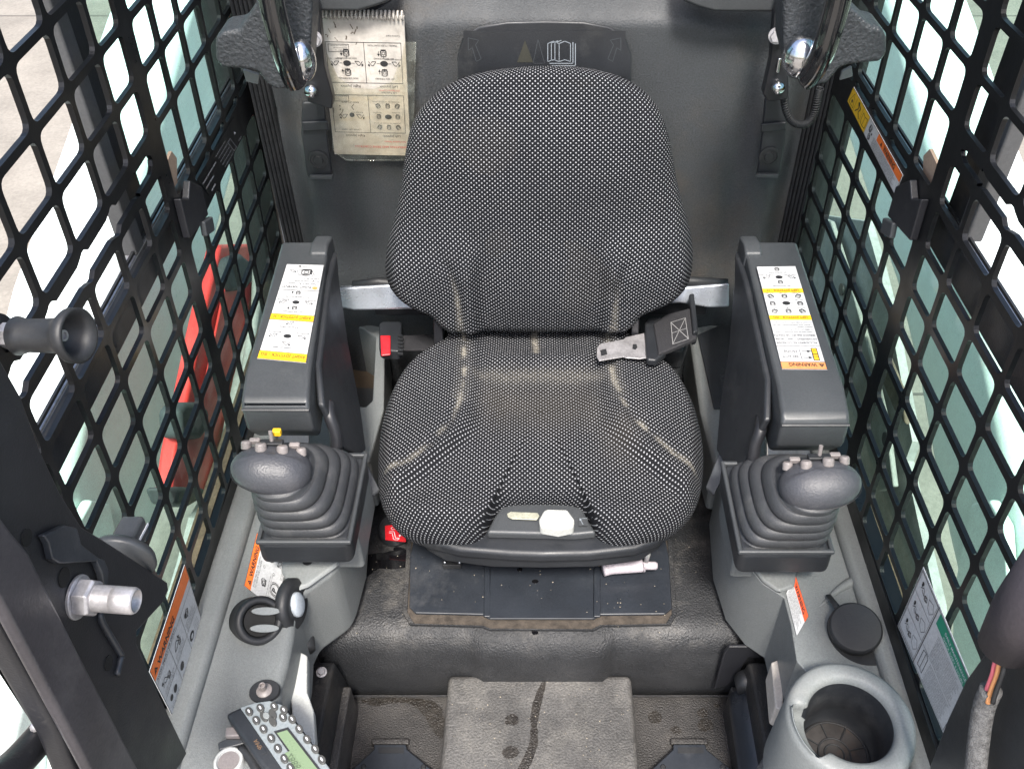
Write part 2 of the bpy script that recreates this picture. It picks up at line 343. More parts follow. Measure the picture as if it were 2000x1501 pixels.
class Label:
    """a printed flat sheet on four corners (top-left, top-right, bottom-right, bottom-left as read)"""
    def __init__(s, c, mats, thick=.0006):
        s.c = [V(p) for p in c]; s.mats = mats; s.bm = BM()
        s.W = ((s.c[1] - s.c[0]).length + (s.c[2] - s.c[3]).length) / 2; s.H = ((s.c[3] - s.c[0]).length + (s.c[2] - s.c[1]).length) / 2
        s.n = (s.c[1] - s.c[0]).cross(s.c[0] - s.c[3]).normalized(); s.t = thick
        if s.n.dot(CAM - s.c[0]) < 0: s.n.negate(); s.flip = True
        else: s.flip = False
        top = [s.P(0, 0, thick), s.P(1, 0, thick), s.P(1, 1, thick), s.P(0, 1, thick)]
        prism(s.bm, [p - s.n * (thick + .0002) for p in top], s.n * (thick + .0002), 0)
    def P(s, u, v, h):
        a = s.c[0].lerp(s.c[1], u); b = s.c[3].lerp(s.c[2], u); return a.lerp(b, v) + s.n * h
    def face(s, pts, mi, h):
        vs = [s.bm.verts.new(s.P(u, v, s.t + h)) for u, v in pts]
        if not s.flip: vs = vs[::-1]
        try: s.bm.faces.new(vs).material_index = mi
        except Exception: pass
    def rect(s, u0, v0, u1, v1, mi, h=.0003): s.face([(u0, v0), (u1, v0), (u1, v1), (u0, v1)], mi, h)
    def frame(s, u0, v0, u1, v1, mi, w=.0007, h=.0004):
        a, b = w / s.W, w / s.H
        s.rect(u0, v0, u1, v0 + b, mi, h); s.rect(u0, v1 - b, u1, v1, mi, h); s.rect(u0, v0 + b, u0 + a, v1 - b, mi, h); s.rect(u1 - a, v0 + b, u1, v1 - b, mi, h)
    def line(s, p, q, mi, w=.0008, h=.0005):
        a = V((p[0] * s.W, p[1] * s.H)); b = V((q[0] * s.W, q[1] * s.H)); d = (b - a)
        if d.length < 1e-7: return
        n = V((-d.y, d.x)).normalized() * w / 2
        s.face([((x.x) / s.W, (x.y) / s.H) for x in (a + n, b + n, b - n, a - n)], mi, h)
    def poly(s, pts, mi, w=.0008, closed=False, h=.0005):
        for a, b in zip(pts, pts[1:] + (pts[:1] if closed else [])):
            s.line(a, b, mi, w, h)
    def ell(s, u, v, r, mi, ry=None, h=.0005, n=14):
        ry = ry or r; s.face([(u + r / s.W * math.cos(2 * math.pi * k / n), v + ry / s.H * math.sin(2 * math.pi * k / n)) for k in range(n)], mi, h)
    def ring(s, u, v, r, mi, w=.0007, ry=None, h=.0005, n=14, a0=0, a1=360):
        ry = ry or r; pts = [(u + r / s.W * math.cos(D(a0 + (a1 - a0) * k / n)), v + ry / s.H * math.sin(D(a0 + (a1 - a0) * k / n))) for k in range(n + 1)]
        s.poly(pts, mi, w, h=h)
    def text(s, t, u, v, h, mi, maxw=None, al='l', bold=0.0, hh=.0006, rot=False):
        """h letter height in metres, (u,v) baseline start"""
        vs, fs, wd = textmesh(t, bold); sc = h / .7; sx = sc
        A, B = (s.H, s.W) if rot else (s.W, s.H)
        if maxw and wd * sx > maxw * A: sx = maxw * A / wd
        off = {'l': 0, 'c': -wd * sx / 2, 'r': -wd * sx}[al]
        idx = []
        for x, y in vs:
            X = (x * sx + off) / A; Y = -y * sc / B
            uu, vv = (u + X, v + Y) if not rot else (u + Y * 1.0 * -1, v - X) if rot == 1 else (u + Y, v + X)
            if rot == 1: uu, vv = u + Y, v - X
            idx.append(s.bm.verts.new(s.P(uu, vv, s.t + hh)))
        for f in fs:
            q = [idx[i] for i in f]
            if s.flip: q = q[::-1]
            try: s.bm.faces.new(q).material_index = mi
            except Exception: pass
    def arrow(s, p, q, mi, w=.0009):
        s.line(p, q, mi, w); a = V((p[0] * s.W, p[1] * s.H)); b = V((q[0] * s.W, q[1] * s.H)); d = (b - a).normalized(); n = V((-d.y, d.x))
        k = w * 3.2; s.face([(x.x / s.W, x.y / s.H) for x in (b + d * k * .4, b - d * k + n * k * .7, b - d * k - n * k * .7)], mi, .0006)
    def done(s, name, parent, label=None):
        o = obj(name, s.bm, s.mats, parent, keepn=True)
        if label: o['label'] = label
        return o
def machine(L, u, v, k, mi, ang=0.0):
    """small top view of a loader"""
    c, sn = math.cos(ang), math.sin(ang)
    def T(x, y): return (u + (x * c - y * sn) * k / L.W, v + (x * sn + y * c) * k / L.H)
    L.poly([T(-.5, -.8), T(.5, -.8), T(.6, .7), T(-.6, .7)], mi, k * .16, True)
    L.poly([T(-.3, -.3), T(.3, -.3), T(.3, .4), T(-.3, .4)], mi, k * .12, True)
    L.line(T(-.65, .9), T(.65, .9), mi, k * .2); L.line(T(-.75, -.7), T(-.75, .6), mi, k * .14); L.line(T(.75, -.7), T(.75, .6), mi, k * .14)
def bucket(L, u, v, k, mi, fl=1, ang=0.0):
    c, sn = math.cos(ang), math.sin(ang)
    def T(x, y): x *= fl; return (u + (x * c - y * sn) * k / L.W, v + (x * sn + y * c) * k / L.H)
    L.poly([T(-1, .5), T(-.2, -.6), T(.2, -.5), T(.9, .5), T(-.1, .5), T(-.3, .1)], mi, k * .14)
    L.arrow(T(-1.1, -.1), T(-.8, -.7), mi, k * .14)
def smallprint(L, u0, v0, u1, v1, rows, mi, h=.0016, words=None, seed=1):
    rnd = random.Random(seed); W = words or 'READ AND UNDERSTAND THE OPERATION MANUAL BEFORE OPERATING THIS MACHINE KEEP HANDS FEET AND BODY INSIDE THE CAB AT ALL TIMES WEAR THE SEAT BELT LOWER THE ATTACHMENT STOP THE ENGINE AND SET THE PARKING BRAKE BEFORE LEAVING'.split()
    k = rnd.randrange(len(W)); maxch = int((u1 - u0) * L.W / (h * .86))
    for r in range(rows):
        t = ''
        while len(t) < maxch - 4: t += W[k % len(W)] + ' '; k += 1
        L.text(t[:maxch].strip(), u0, v0 + (v1 - v0) * (r + .8) / rows, h, mi, maxw=(u1 - u0))
def tri(L, u, v, k, mi, col2=None):
    L.face([(u, v - k * .9 / L.H), (u + k / L.W, v + k * .8 / L.H), (u - k / L.W, v + k * .8 / L.H)], mi, .0006)
    if col2 is not None: L.rect(u - k * .08 / L.W, v - k * .2 / L.H, u + k * .08 / L.W, v + k * .4 / L.H, col2, .0008)

# ================================================================== OUTSIDE
g = BM(); ng = 40
gridsurf(g, lambda a, b: V((-60 + 120 * a, -40 + 140 * b, -.62)), 8, 8); obj('ground', g, CONC, kind='structure')
b = BM()
for yy in (4.72, 1.3, 8.2, -2.2): box2(b, (-12, yy - .006, -.63), (12, yy + .006, -.6185))
for xx in (-5.2, 5.4): box2(b, (xx - .006, -6, -.63), (xx + .006, 4.70, -.6165))
obj('pavement_joint', b, mat('joint_dark', (.10, .09, .08), .9), kind='structure')

def lift_arm(sx, label):
    t = thing('lift_arm', label, 'loader arm', (sx * .9, .4, .3), 'white lift arms beside the cab')
    xi, xo = sx * .80, sx * .99
    top = [(1.9, .98), (1.5, .86), (1.1, .745), (.75, .63), (.4, .52), (.15, .41), (-.1, .30), (-.5, .14), (-1.0, -.06)]
    pxs = ((430, 455), (412, 560), (385, 670), (362, 770), (345, 870), (318, 1000), (296, 1070), (268, 1125)) if sx < 0 else ((1700, 425), (1745, 560), (1785, 730), (1815, 900), (1845, 1050), (1880, 1200), (1905, 1290))
    bot = [(-1.0, -.45)] + [(p_.y, p_.z) for p_ in [at(x_, y_, x=xi) for x_, y_ in pxs][::-1]] + [(1.9, .50)]
    b = BM(); prism(b, [(xi, y, z) for y, z in top + bot], (xo - xi, 0, 0))
    obj('beam', b, WHITEP, t, bev=.035, seg=4)
    b = BM()
    pl = [(.10, .30), (.06, .36), (.0, .365), (-.08, .30), (-.20, .22), (-.34, .10), (-.30, -.06), (-.1, -.02), (.03, .12)]
    prism(b, [(xi - sx * .002, y, z - .05) for y, z in pl], (-sx * .02, 0, 0)); obj('pivot_plate', b, WHITEP, t, bev=.006)
    b = BM(); cyl(b, (xi - sx * .03, -.25, .05), (xi - sx * .002, -.25, .05), .035); obj('pivot_pin', b, ZINC, t, smooth=False, bev=.004)
    return t
lift_arm(-1, 'white loader lift arm outside the left window, beside the red machine fender')
lift_arm(1, 'white loader lift arm outside the right window, beside the grey chassis')

# red fender and fittings left of the cab
t = thing('machine_fender', 'bright red machine beam with round black fittings outside the left window', 'beam', (-.62, .3, .3))
def ax_(pxs, x): return [at(u, v, x=x) for u, v in pxs]
b = BM(); prism(b, ax_(((432, 478), (518, 476), (512, 560), (492, 650), (470, 740), (452, 830), (436, 900), (420, 962), (334, 962), (345, 880), (368, 770), (392, 650), (412, 560)), -.62), (-.03, 0, 0)); obj('cover', b, REDP, t, bev=.008)
b = BM(); prism(b, ax_(((440, 560), (448, 600), (400, 800), (392, 800)), -.612), (-.005, 0, 0)); obj('fold_line', b, REDP, t, bev=.002)
for q in (((450, 505), (475, 495), (498, 515), (500, 545), (484, 566), (455, 570), (440, 545)), ((352, 800), (365, 785), (395, 785), (412, 800), (408, 840), (396, 858), (356, 856)), ((326, 952), (360, 950), (402, 952), (404, 970), (370, 990), (340, 985))):
    b = BM(); prism(b, ax_(q, -.600), (-.04, 0, 0)); obj('clamp', b, mat('dusty_dark_rubber', (.05, .055, .058), .7, var=.3, dust=.6, dcol=(.16, .16, .15)) if 'dusty_dark_rubber' not in bpy.data.materials else bpy.data.materials['dusty_dark_rubber'], t, bev=.012, seg=3)
t = thing('track_frame', 'dusty grey chassis side below the red beam outside the left window', 'chassis', (-.58, .0, .1))
b = BM(); prism(b, ax_(((520, 400), (640, 400), (640, 1300), (330, 1400), (338, 1180), (362, 1100), (385, 1010), (415, 960), (440, 890), (470, 740), (505, 600)), -.60), (-.015, 0, 0)); obj('side_plate', b, GREYMET, t)
b = BM(); tube(b, ax_(((505, 440), (500, 600), (475, 760), (440, 930)), -.585), .010); obj('pipe', b, GREYMET, t, smooth=True)
t = thing('track_frame', 'dusty grey chassis side with round holes outside the right window', 'chassis', (.60, .2, .1))
b = BM(); prism(b, ax_(((1500, 405), (1640, 425), (1690, 432), (1715, 520), (1735, 600), (1760, 740), (1782, 862), (1768, 900), (1798, 1040), (1830, 1180), (1850, 1420), (1500, 1300)), .62), (.015, 0, 0)); obj('side_plate', b, GREYMET, t)
b = BM(); prism(b, ax_(((1560, 405), (1622, 432), (1650, 520), (1690, 660), (1730, 830), (1745, 950), (1715, 960), (1680, 830), (1640, 660), (1600, 520)), .600), (.01, 0, 0)); obj('lighter_flange', b, mat('pale_dusty_metal', (.34, .34, .32), .7, var=.2, vscale=20, dust=.4, dcol=(.4, .25, .15)), t, bev=.003)
for x_, y_ in ((1645, 565), (1731, 857)):
    b = BM(); c = at(x_, y_, x=.597); lathe(b, c, (-1, 0, 0), [(.0125, 0), (.0125, .003)], 20); obj('round_hole', b, RUBBER, t)
b = BM(); prism(b, ax_(((1700, 640), (1730, 690), (1762, 770), (1768, 830), (1745, 800), (1715, 730)), .598), (.01, 0, 0)); obj('rusty_bracket', b, mat('rusty_brown', (.16, .12, .085), .8, var=.5, vscale=30), t, bev=.004)

# ================================================================== SIDE WINDOWS AND GUARDS
def XL(y, z): return -.46 + .0232 * (z - .9) - .0157 * (y + .15)
def XR(y, z): return .465 + .0037 * (z - .9) - .011 * (y + .15)
PL = dict(p=(-.46, -.15, .9), n=(1, .0157, -.0232)); PR = dict(p=(.465, -.15, .9), n=(1, .011, -.0037))

def side_window(sx, label):
    X = XL if sx < 0 else XR
    t = thing('side_window', label, 'window', (sx * .485, 0, .7), 'sliding side windows of the cab')
    zr = (.842, .886) if sx < 0 else (.880, .926)
    def Q(y, z, d): return V((X(y, z) + sx * d, y, z))
    yb, yf = .445, (-.50 if sx < 0 else -.80)
    b = BM(); prism(b, [Q(yb, .47, .030), Q(yf, .47, .030), Q(yf, zr[0], .030), Q(yb, zr[0], .030)], (sx * .004, 0, 0)); obj('lower_pane', b, GLASS, t)
    ys = .03 if sx < 0 else .0
    b = BM(); prism(b, [Q(yb, zr[1], .036), Q(ys, zr[1], .036), Q(ys, 1.55, .036), Q(yb, 1.55, .036)], (sx * .004, 0, 0)); obj('upper_pane', b, GLASS, t)
    b = BM(); prism(b, [Q(yb, zr[0], .020), Q(yf, zr[0], .020), Q(yf, zr[1], .020), Q(yb, zr[1], .020)], (sx * .010, 0, 0)); obj('rail', b, BLACKSTEEL, t, bev=.003)
    b = BM()
    for dz in (.003,): prism(b, [Q(yb, zr[1] + dz, .026), Q(yf, zr[1] + dz, .026), Q(yf, zr[1] + dz + .003, .026), Q(yb, zr[1] + dz + .003, .026)], (sx * .003, 0, 0))
    obj('slide_track', b, ZINC, t)
    b = BM(); prism(b, [Q(yb, zr[1] + .009, .026), Q(yf, zr[1] + .009, .026), Q(yf, zr[1] + .013, .026), Q(yb, zr[1] + .013, .026)], (sx * .003, 0, 0)); obj('track_lip', b, RUBBER, t)
    b = BM(); prism(b, [Q(ys, zr[1] + .005, .028), Q(ys - .045, zr[1] + .005, .028), Q(ys - .045, 1.55, .028), Q(ys, 1.55, .028)], (sx * .02, 0, 0)); obj('sash_seal', b, RUBBER, t, bev=.003)
    b = BM(); prism(b, [Q(ys - .047, zr[1] + .005, .024), Q(ys - .075, zr[1] + .005, .024), Q(ys - .075, 1.55, .024), Q(ys - .047, 1.55, .024)], (sx * .02, 0, 0)); obj('sash_stile', b, mat('grey_sash', (.07, .072, .075), .5, var=.15, bump=.1) if 'grey_sash' not in bpy.data.materials else bpy.data.materials['grey_sash'], t, bev=.003)
    b = BM(); prism(b, [Q(yb, .44, .007), Q(yf, .44, .007), Q(yf, .492, .007), Q(yb, .497, .007)], (sx * .022, 0, 0)); obj('sill_seal', b, DIRTSEAL, t)
    b = BM(); prism(b, [Q(.46, .44, .0), Q(.442, .44, .0), Q(.442, 1.55, .0), Q(.46, 1.55, .0)], (sx * .06, 0, 0)); obj('rear_frame', b, RUBBER, t)
    # rain drops on the outer face
    b = BM(); rnd = random.Random(5 + sx)
    for i in range(950):
        up = rnd.random() < .65
        if up: y = rnd.uniform(ys + .01, .42); z = rnd.uniform(.925, 1.28)
        else: y = rnd.uniform(-.55, .42); z = .86 - abs(rnd.gauss(0, .10));
        if z < .49: continue
        r = rnd.uniform(.0006, .0022) * (1.3 if rnd.random() < .1 else 1); q = Q(y, z, .0405 if up else .0345)
        u = 6; ring = [b.verts.new(q + V((0, math.cos(k * 2 * math.pi / u) * r, math.sin(k * 2 * math.pi / u) * r * rnd.uniform(1, 1.5)))) for k in range(u)]
        c = b.verts.new(q + V((sx * r * .6, 0, 0)))
        for k in range(u): b.faces.new((ring[k], ring[(k + 1) % u], c))
    o = obj('rain_drops', b, DROPM, t, smooth=True); o['kind'] = 'stuff'
    return t
side_window(-1, 'tinted sliding window of the left cab wall behind its black guard')
side_window(1, 'tinted sliding window of the right cab wall behind its black guard')

def guard(sx, label):
    X = XL if sx < 0 else XR
    T = .0055
    t = thing('window_guard', label, 'guard', (sx * .46, 0, .7), 'cut steel guards over the side windows')
    if sx < 0: y0, py, z0, pz, sh, zlow = -.1212, .0829, 1.198, .0612, .05, .913
    else: y0, py, z0, pz, sh, zlow = .0655, .0841, 1.110, .0586, .048, .901
    zup = z0 - 3 * pz if sx < 0 else z0 - 2 * pz      # lowest upper level
    if sx > 0: zup, zlow = z0 - pz, .9596
    zs = [zup + pz * k for k in range(9, -1, -1)] + [zlow - pz * k for k in range(0, 8 if sx < 0 else 9)]
    ztop_i = 9; hb = .0043
    band = 2 if sx < 0 else -1
    ylist = {}
    def Y(i, z): return y0 + py * i - sh * (z0 - z)
    bm = BM()
    cache = {}
    def vert(y, z, side):
        k = (round(y, 5), round(z, 5), side)
        if k not in cache: cache[k] = bm.verts.new((X(y, z) + (-sx * T if side else 0), y, z))
        return cache[k]
    def quad(pts, hole=None, rad=.011):
        """cell with corner points (y,z) ccw; hole = inner points ccw or None"""
        for side in (0, 1):
            if hole is None:
                bm.faces.new([vert(y, z, side) for y, z in pts]); continue
            n = len(hole); m = n // 4
            for q in range(4):
                seg = hole[q * m:(q + 1) * m]
                c0 = pts[q]; nx = hole[((q + 1) * m) % n]
                for a, b_ in zip(seg, seg[1:]): bm.faces.new([vert(*c0, side), vert(*b_, side), vert(*a, side)])
                bm.faces.new([vert(*c0, side), vert(*pts[(q + 1) % 4], side), vert(*nx, side), vert(*seg[-1], side)])
        if hole:
            n = len(hole)
            for i in range(n):
                a, b_ = hole[i], hole[(i + 1) % n]; bm.faces.new([vert(*a, 0), vert(*b_, 0), vert(*b_, 1), vert(*a, 1)])
    def rounded(pts, r, n=4):
        out = []
        for i in range(4):
            p, c, q = V(pts[i - 1]), V(pts[i]), V(pts[(i + 1) % 4])
            a = c + (p - c).normalized() * r; d = c + (q - c).normalized() * r
            for k in range(n + 1):
                s = k / n; out.append(tuple(a * (1 - s) ** 2 + c * 2 * s * (1 - s) + d * s * s))
        return out
    imin, imax = (-5, 6) if sx < 0 else (-12, 4)
    YB = .436
    for r in range(len(zs) - 1):
        zt, zb = zs[r], zs[r + 1]; slotrow = (zt - zb) > pz * 1.2
        for i in range(imin, imax + 1):
            ya_t, ya_b = Y(i, zt), Y(i, zb); yc_t, yc_b = Y(i + 1, zt), Y(i + 1, zb)
            if ya_t > YB - .012: continue
            yc_t, yc_b = min(yc_t, YB), min(yc_b, YB)
            pts = [(ya_b, zb), (yc_b, zb), (yc_t, zt), (ya_t, zt)]
            wl = .0155 if i == band else hb; wr = .0155 if i + 1 == band else hb
            if yc_t >= YB - 1e-6: wr = .014
            hbz, htz = hb, hb
            strap = r > 0 and (zs[r - 1] - zs[r]) > pz * 1.2
            if strap and i >= band: hbz = .045
            if strap and i == band: quad(pts); continue
            if slotrow and i < band:      # front of the band: a cell, a thin bar, then a wavy open slot cut clean through
                zm = zb + .0585; fm = (zm - zb) / (zt - zb); zl, zu = zm + .009, zt - .011
                ym = lambda y_b, y_t: y_b + (y_t - y_b) * fm
                pts = [(ya_b, zb), (yc_b, zb), (ym(yc_b, yc_t), zm), (ym(ya_b, ya_t), zm)]
                inner = [(pts[0][0] + wl, zb + hb), (pts[1][0] - wr, zb + hb), (pts[2][0] - wr, zm - hb), (pts[3][0] + wl, zm - hb)]
                quad(pts, rounded(inner, .010))
                last = i == band - 1; zc2 = (zl + zu) / 2
                for (za, zc, sg, yA, yC) in ((zm, zl, 1, pts[3][0], pts[2][0]), (zt, zu, -1, ya_t, yc_t)):
                    dyw = yC - yA; nn = .0055
                    if last: prof_ = [(0, 0), (.50, 0), (.56, .0015), (.63, (zc2 - zc) * sg * .45), (.67, (zc2 - zc) * sg), (1.0, (zc2 - zc) * sg)]
                    else: prof_ = [(0, -nn * .6), (.06, -nn), (.13, -nn), (.19, -nn * .4), (.23, 0), (.86, 0), (.93, -nn * .3), (1.0, -nn * .6)]
                    for (f0, e0), (f1, e1) in zip(prof_, prof_[1:]):
                        q = [(yA + dyw * f0, za), (yA + dyw * f1, za), (yA + dyw * f1, zc + sg * e1), (yA + dyw * f0, zc + sg * e0)]
                        for side in (0, 1): bm.faces.new([vert(*p_, side) for p_ in (q if side else q[::-1])])
                        if not (last and f1 == 1.0): bm.faces.new([vert(*q[2], 0), vert(*q[3], 0), vert(*q[3], 1), vert(*q[2], 1)])
                continue
            if r == len(zs) - 2: hbz = .012
            inner = [(ya_b + wl, zb + hbz), (yc_b - wr, zb + hbz), (yc_t - wr, zt - htz), (ya_t + wl, zt - htz)]
            if inner[1][0] - inner[0][0] < .012 or inner[2][0] - inner[3][0] < .012: quad(pts); continue
            rr = min(.011, (inner[1][0] - inner[0][0]) * .45)
            quad(pts, rounded(inner, rr))
    bmesh.ops.recalc_face_normals(bm, faces=bm.faces)
    obj('mesh_panel', bm, GUARDM, t)
    # rear edge flange, bottom frame
    b = BM(); prism(b, [(X(.44, .47), .436, .45), (X(.44, .47), .446, .45), (X(.44, 1.5), .446, 1.55), (X(.44, 1.5), .436, 1.55)], (sx * .02, 0, 0)); obj('edge_flange', b, GUARDM, t)
    zf = zs[-1]
    b = BM(); prism(b, [(X(-.15, .47) - sx * .006, .44, zf + .008), (X(-.15, .47) - sx * .006, -.95, zf + .008), (X(-.15, .47) - sx * .006, -.95, zf - .05), (X(-.15, .47) - sx * .006, .44, zf - .05)], (sx * .022, 0, 0)); obj('bottom_frame', b, GUARDM, t)
    # latch in the tall cell behind the band
    yl = .085 if sx < 0 else .035; zl = .865 if sx < 0 else .895
    q = lambda y, z, d=0: V((X(y, z) - sx * (T + d), y, z))
    b = BM(); prism(b, [q(yl - .06, zl + .005), q(yl + .02, zl - .01), q(yl + .022, zl + .032), q(yl - .01, zl + .06), q(yl - .03, zl + .045), q(yl - .055, zl + .06)], (-sx * .010, 0, 0)); obj('latch', b, BLACKSTEEL, t, bev=.002)
    b = BM(); prism(b, [q(yl - .015, zl - .022, .006), q(yl + .018, zl - .034, .006), q(yl + .022, zl - .014, .006), q(yl - .010, zl - .002, .006)], (-sx * .008, 0, 0)); obj('latch_tab', b, PLASTIC, t, bev=.002)
    b = BM(); prism(b, [q(yl - .045, zl + .055, -.012), q(yl + .0, zl + .05, -.012), q(yl + .02, zl + .075, -.012), q(yl + .01, zl + .09, -.012), q(yl - .03, zl + .085, -.012)], (sx * .004, 0, 0)); obj('latch_pad', b, TAN, t)
    return t
GL_ = guard(-1, 'black cut steel guard on the left window, with the large warning label at its foot')
GR_ = guard(1, 'black cut steel guard on the right window, with yellow and green labels')
#PART2
# ---- labels on the guards
def on(pl, *pts): return [at(x, y, **pl) for x, y in pts]
PLi = dict(p=V(PL['p']) + V((.0062, 0, 0)), n=PL['n']); PRi = dict(p=V(PR['p']) - V((.0062, 0, 0)), n=PR['n'])
PLf = dict(p=V(PL['p']) + V((.013, 0, 0)), n=PL['n']); PRf = dict(p=V(PR['p']) - V((.013, 0, 0)), n=PR['n'])
# left: white print on the black strap
L = Label(on(PLi, (384, 350), (457, 228), (480, 256), (412, 384)), [GUARDM, WHITEINK], .0004)
L.c = L.c[1:] + L.c[:1]; L.c = [L.c[1], L.c[2], L.c[3], L.c[0]] if False else on(PLi, (412, 384), (384, 350), (457, 228), (480, 256))
L.c = on(PLi, (457, 228), (384, 350), (412, 384), (482, 262)); L.W = (L.c[1] - L.c[0]).length; L.H = (L.c[3] - L.c[0]).length
L.n = V(PL['n']).normalized(); L.flip = (L.c[1] - L.c[0]).cross(L.c[0] - L.c[3]).dot(L.n) < 0
L.text('RATED OPERATING CAPACITY', .99, .36, .0034, 1, .40, 'r', .01); L.text('CAPACITY RATED', .99, .60, .0034, 1, .30, 'r', .01); L.text('3200 lbs', .95, .88, .0042, 1, .2, 'r', .02)
for k in range(5): L.text(['LOWER LIFT ARMS AND STOP ENGINE', 'SEE OPERATION MANUAL FOR LIFT', 'CAPACITY AND LOAD WITH BUCKET', 'USE ONLY APPROVED ATTACHMENT', 'ISO 14397-1 WITH STANDARD TYRE'][k], .36, .22 + .16 * k, .0021, 1, .28)
L.frame(.27, .35, .34, .85, 1, .0006); tri(L, .16, .4, .004, 1); L.text('75% OF TIP', .10, .8, .0025, 1, .15)
L.done('capacity_print', GL_, 'black strap with small white capacity print')
# left: big warning label at the foot
L = Label(on(PLf, (291, 1311), (360, 1102), (395, 1218), (336, 1398)), [PAPER, ORANGE, INK, GREEN])
L.rect(0, 0, 1, .22, 1); L.frame(0, 0, 1, 1, 2, .0008)
tri(L, .07, .125, .0052, 2, 1); L.text('WARNING', .13, .185, .0088, 2, .50, bold=.03)
L.text('AVOID INJURY OR DEATH', .03, .285, .0042, 2, .60, bold=.01)
for a, b_ in (((0, .31), (1, .31)), ((.34, .31), (.34, 1)), ((.66, .31), (.66, 1)), ((.0, .66), (1, .66))): L.line(a, b_, 2, .0006)
bucket(L, .12, .47, .008, 2); machine(L, .20, .52, .005, 2); bucket(L, .46, .46, .009, 2, -1); machine(L, .52, .50, .005, 2); machine(L, .78, .45, .006, 2, .4)
L.ell(.74, .44, .0035, 2); L.ell(.42, .80, .006, 2); L.ell(.20, .82, .0055, 2); L.ell(.10, .80, .0045, 2); L.ell(.74, .80, .008, 2, .006); L.ell(.74, .80, .004, 0, .003, .0008)
smallprint(L, .04, .56, .32, .66, 3, 2, .0016, seed=2); smallprint(L, .37, .55, .64, .65, 3, 2, .0016, seed=3); smallprint(L, .69, .52, .98, .65, 4, 2, .0016, seed=4)
smallprint(L, .04, .88, .32, .98, 3, 2, .0016, seed=5); smallprint(L, .37, .90, .64, .98, 2, 2, .0016, seed=6); smallprint(L, .82, .72, .98, .98, 6, 2, .0014, seed=7)
L.done('warning_label', GL_, 'large white and orange warning label at the foot of the guard')
# right: yellow and orange strip label on the strap
L = Label(on(PRi, (1668, 170), (1764, 342), (1748, 379), (1656, 198)), [PAPER, ORANGE, INK, YELLOW])
L.rect(0, 0, .375, 1, 3); L.frame(0, 0, .375, 1, 2, .0006); L.line((.125, 0), (.125, 1), 2, .0006); L.line((.255, 0), (.255, 1), 2, .0006)
L.poly([(.02, .85), (.065, .12), (.11, .85)], 2, .0009, True); L.ell(.065, .62, .003, 2)
L.poly([(.15, .8), (.19, .45), (.16, .2), (.22, .35), (.20, .6), (.24, .85)], 2, .0022); L.ell(.175, .22, .0028, 2)
L.poly([(.275, .25), (.275, .8), (.315, .85), (.36, .8), (.36, .25), (.315, .32)], 2, .0012, True); L.line((.315, .32), (.315, .85), 2, .0009)
machine(L, .44, .35, .006, 2, .3); machine(L, .455, .75, .005, 2, -.4); L.ell(.48, .5, .002, 2)
L.rect(.56, 0, 1, .40, 1); tri(L, .64, .22, .0035, 2, 1); L.text('WARNING', .68, .32, .0072, 2, .24, bold=.03)
smallprint(L, .52, .44, .98, .97, 6, 2, .0017, seed=8); L.frame(0, 0, 1, 1, 2, .0005)
L.done('warning_label', GR_, 'narrow yellow, white and orange warning label on the upper strap')
# right: diagram label with the green band
L = Label(on(PRf, (1804, 1107), (1900, 1335), (1843, 1430), (1754, 1221)), [PAPER, GREEN, INK, WHITEINK])
L.frame(.01, .02, .99, .98, 2, .0007); L.line((.37, 0), (.37, 1), 2, .0012); L.line((.385, .62), (.50, .62), 2, .0006); L.frame(.02, .03, .355, .97, 2, .0005)
for k in range(3):
    v = .18 + .31 * k; bucket(L, .12, v, .006, 2, 1, .2); machine(L, .19, v + .02, .0045, 2, 1.2); L.poly([(.23, v - .05), (.30, v - .08), (.34, v), (.30, v + .08), (.25, v + .05)], 2, .0006, True); L.ell(.09, v - .06, .0025, 2)
    L.line((.03, v + .14), (.345, v + .14), 2, .0006)
L.rect(.41, .03, .97, .20, 1); L.text('DAILY MAINTENANCE', .55, .115, .0042, 3, .40, bold=.01); L.text('CHECK EVERY 8 HOURS', .55, .185, .0038, 3, .40)
L.poly([(.42, .66), (.42, .92), (.465, .9), (.51, .92), (.51, .66), (.465, .64)], 2, .0010, True); L.line((.465, .65), (.465, .9), 2, .0008)
smallprint(L, .50, .24, .97, .62, 12, 2, .0017, 'CHECK ENGINE OIL AND HYDRAULIC FLUID LEVEL CLEAN AIR FILTER AND COOLING SYSTEM CHECK TYRES AND LUBRICATE LIFT ARM PIVOT PINS TEST SEAT BAR AND PARKING BRAKE'.split(), 9)
smallprint(L, .55, .64, .97, .96, 10, 2, .0017, 'EVERY 50 HOURS CHECK BATTERY CABLES AND HOSES EVERY 250 HOURS CHANGE ENGINE OIL AND FILTER INSPECT SPARK ARRESTER'.split(), 10)
L.done('service_label', GR_, 'white service label with green band and lift arm diagrams')

# ================================================================== BACK PANEL
def bl(x, a, b): return max(0.0, min(1.0, (x - a) / (b - a)))
def sm(x): x = max(0.0, min(1.0, x)); return x * x * (3 - 2 * x)
t = thing('back_panel', 'charcoal moulded rear panel of the cab behind the seat', 'panel', (0, .43, .3))
def bp(a, b_):
    x = -.452 + .915 * a; z = .22 + .90 * b_
    y = .405 + .030 * sm((abs(x) - .385) / .05)
    zt = .992 - .030 * sm((-x - .20) / .08) - .012 * sm((x - .22) / .05)
    y += .085 * sm((z - zt) / .075)
    y -= .010 * math.exp(-((x + .185) / .018) ** 2) * sm((z - .80) / .08) - .010 * sm((-x - .20) / .03) * sm((z - .78) / .06)
    y -= .012 * sm((.60 - z) / .12) * sm((.40 - abs(x)) / .06)
    y += .008 * math.exp(-((abs(x) - .33) / .02) ** 2)
    y += .0010 * noise.noise(V((x * 9, z * 9, 2)))
    return V((x, y, z))
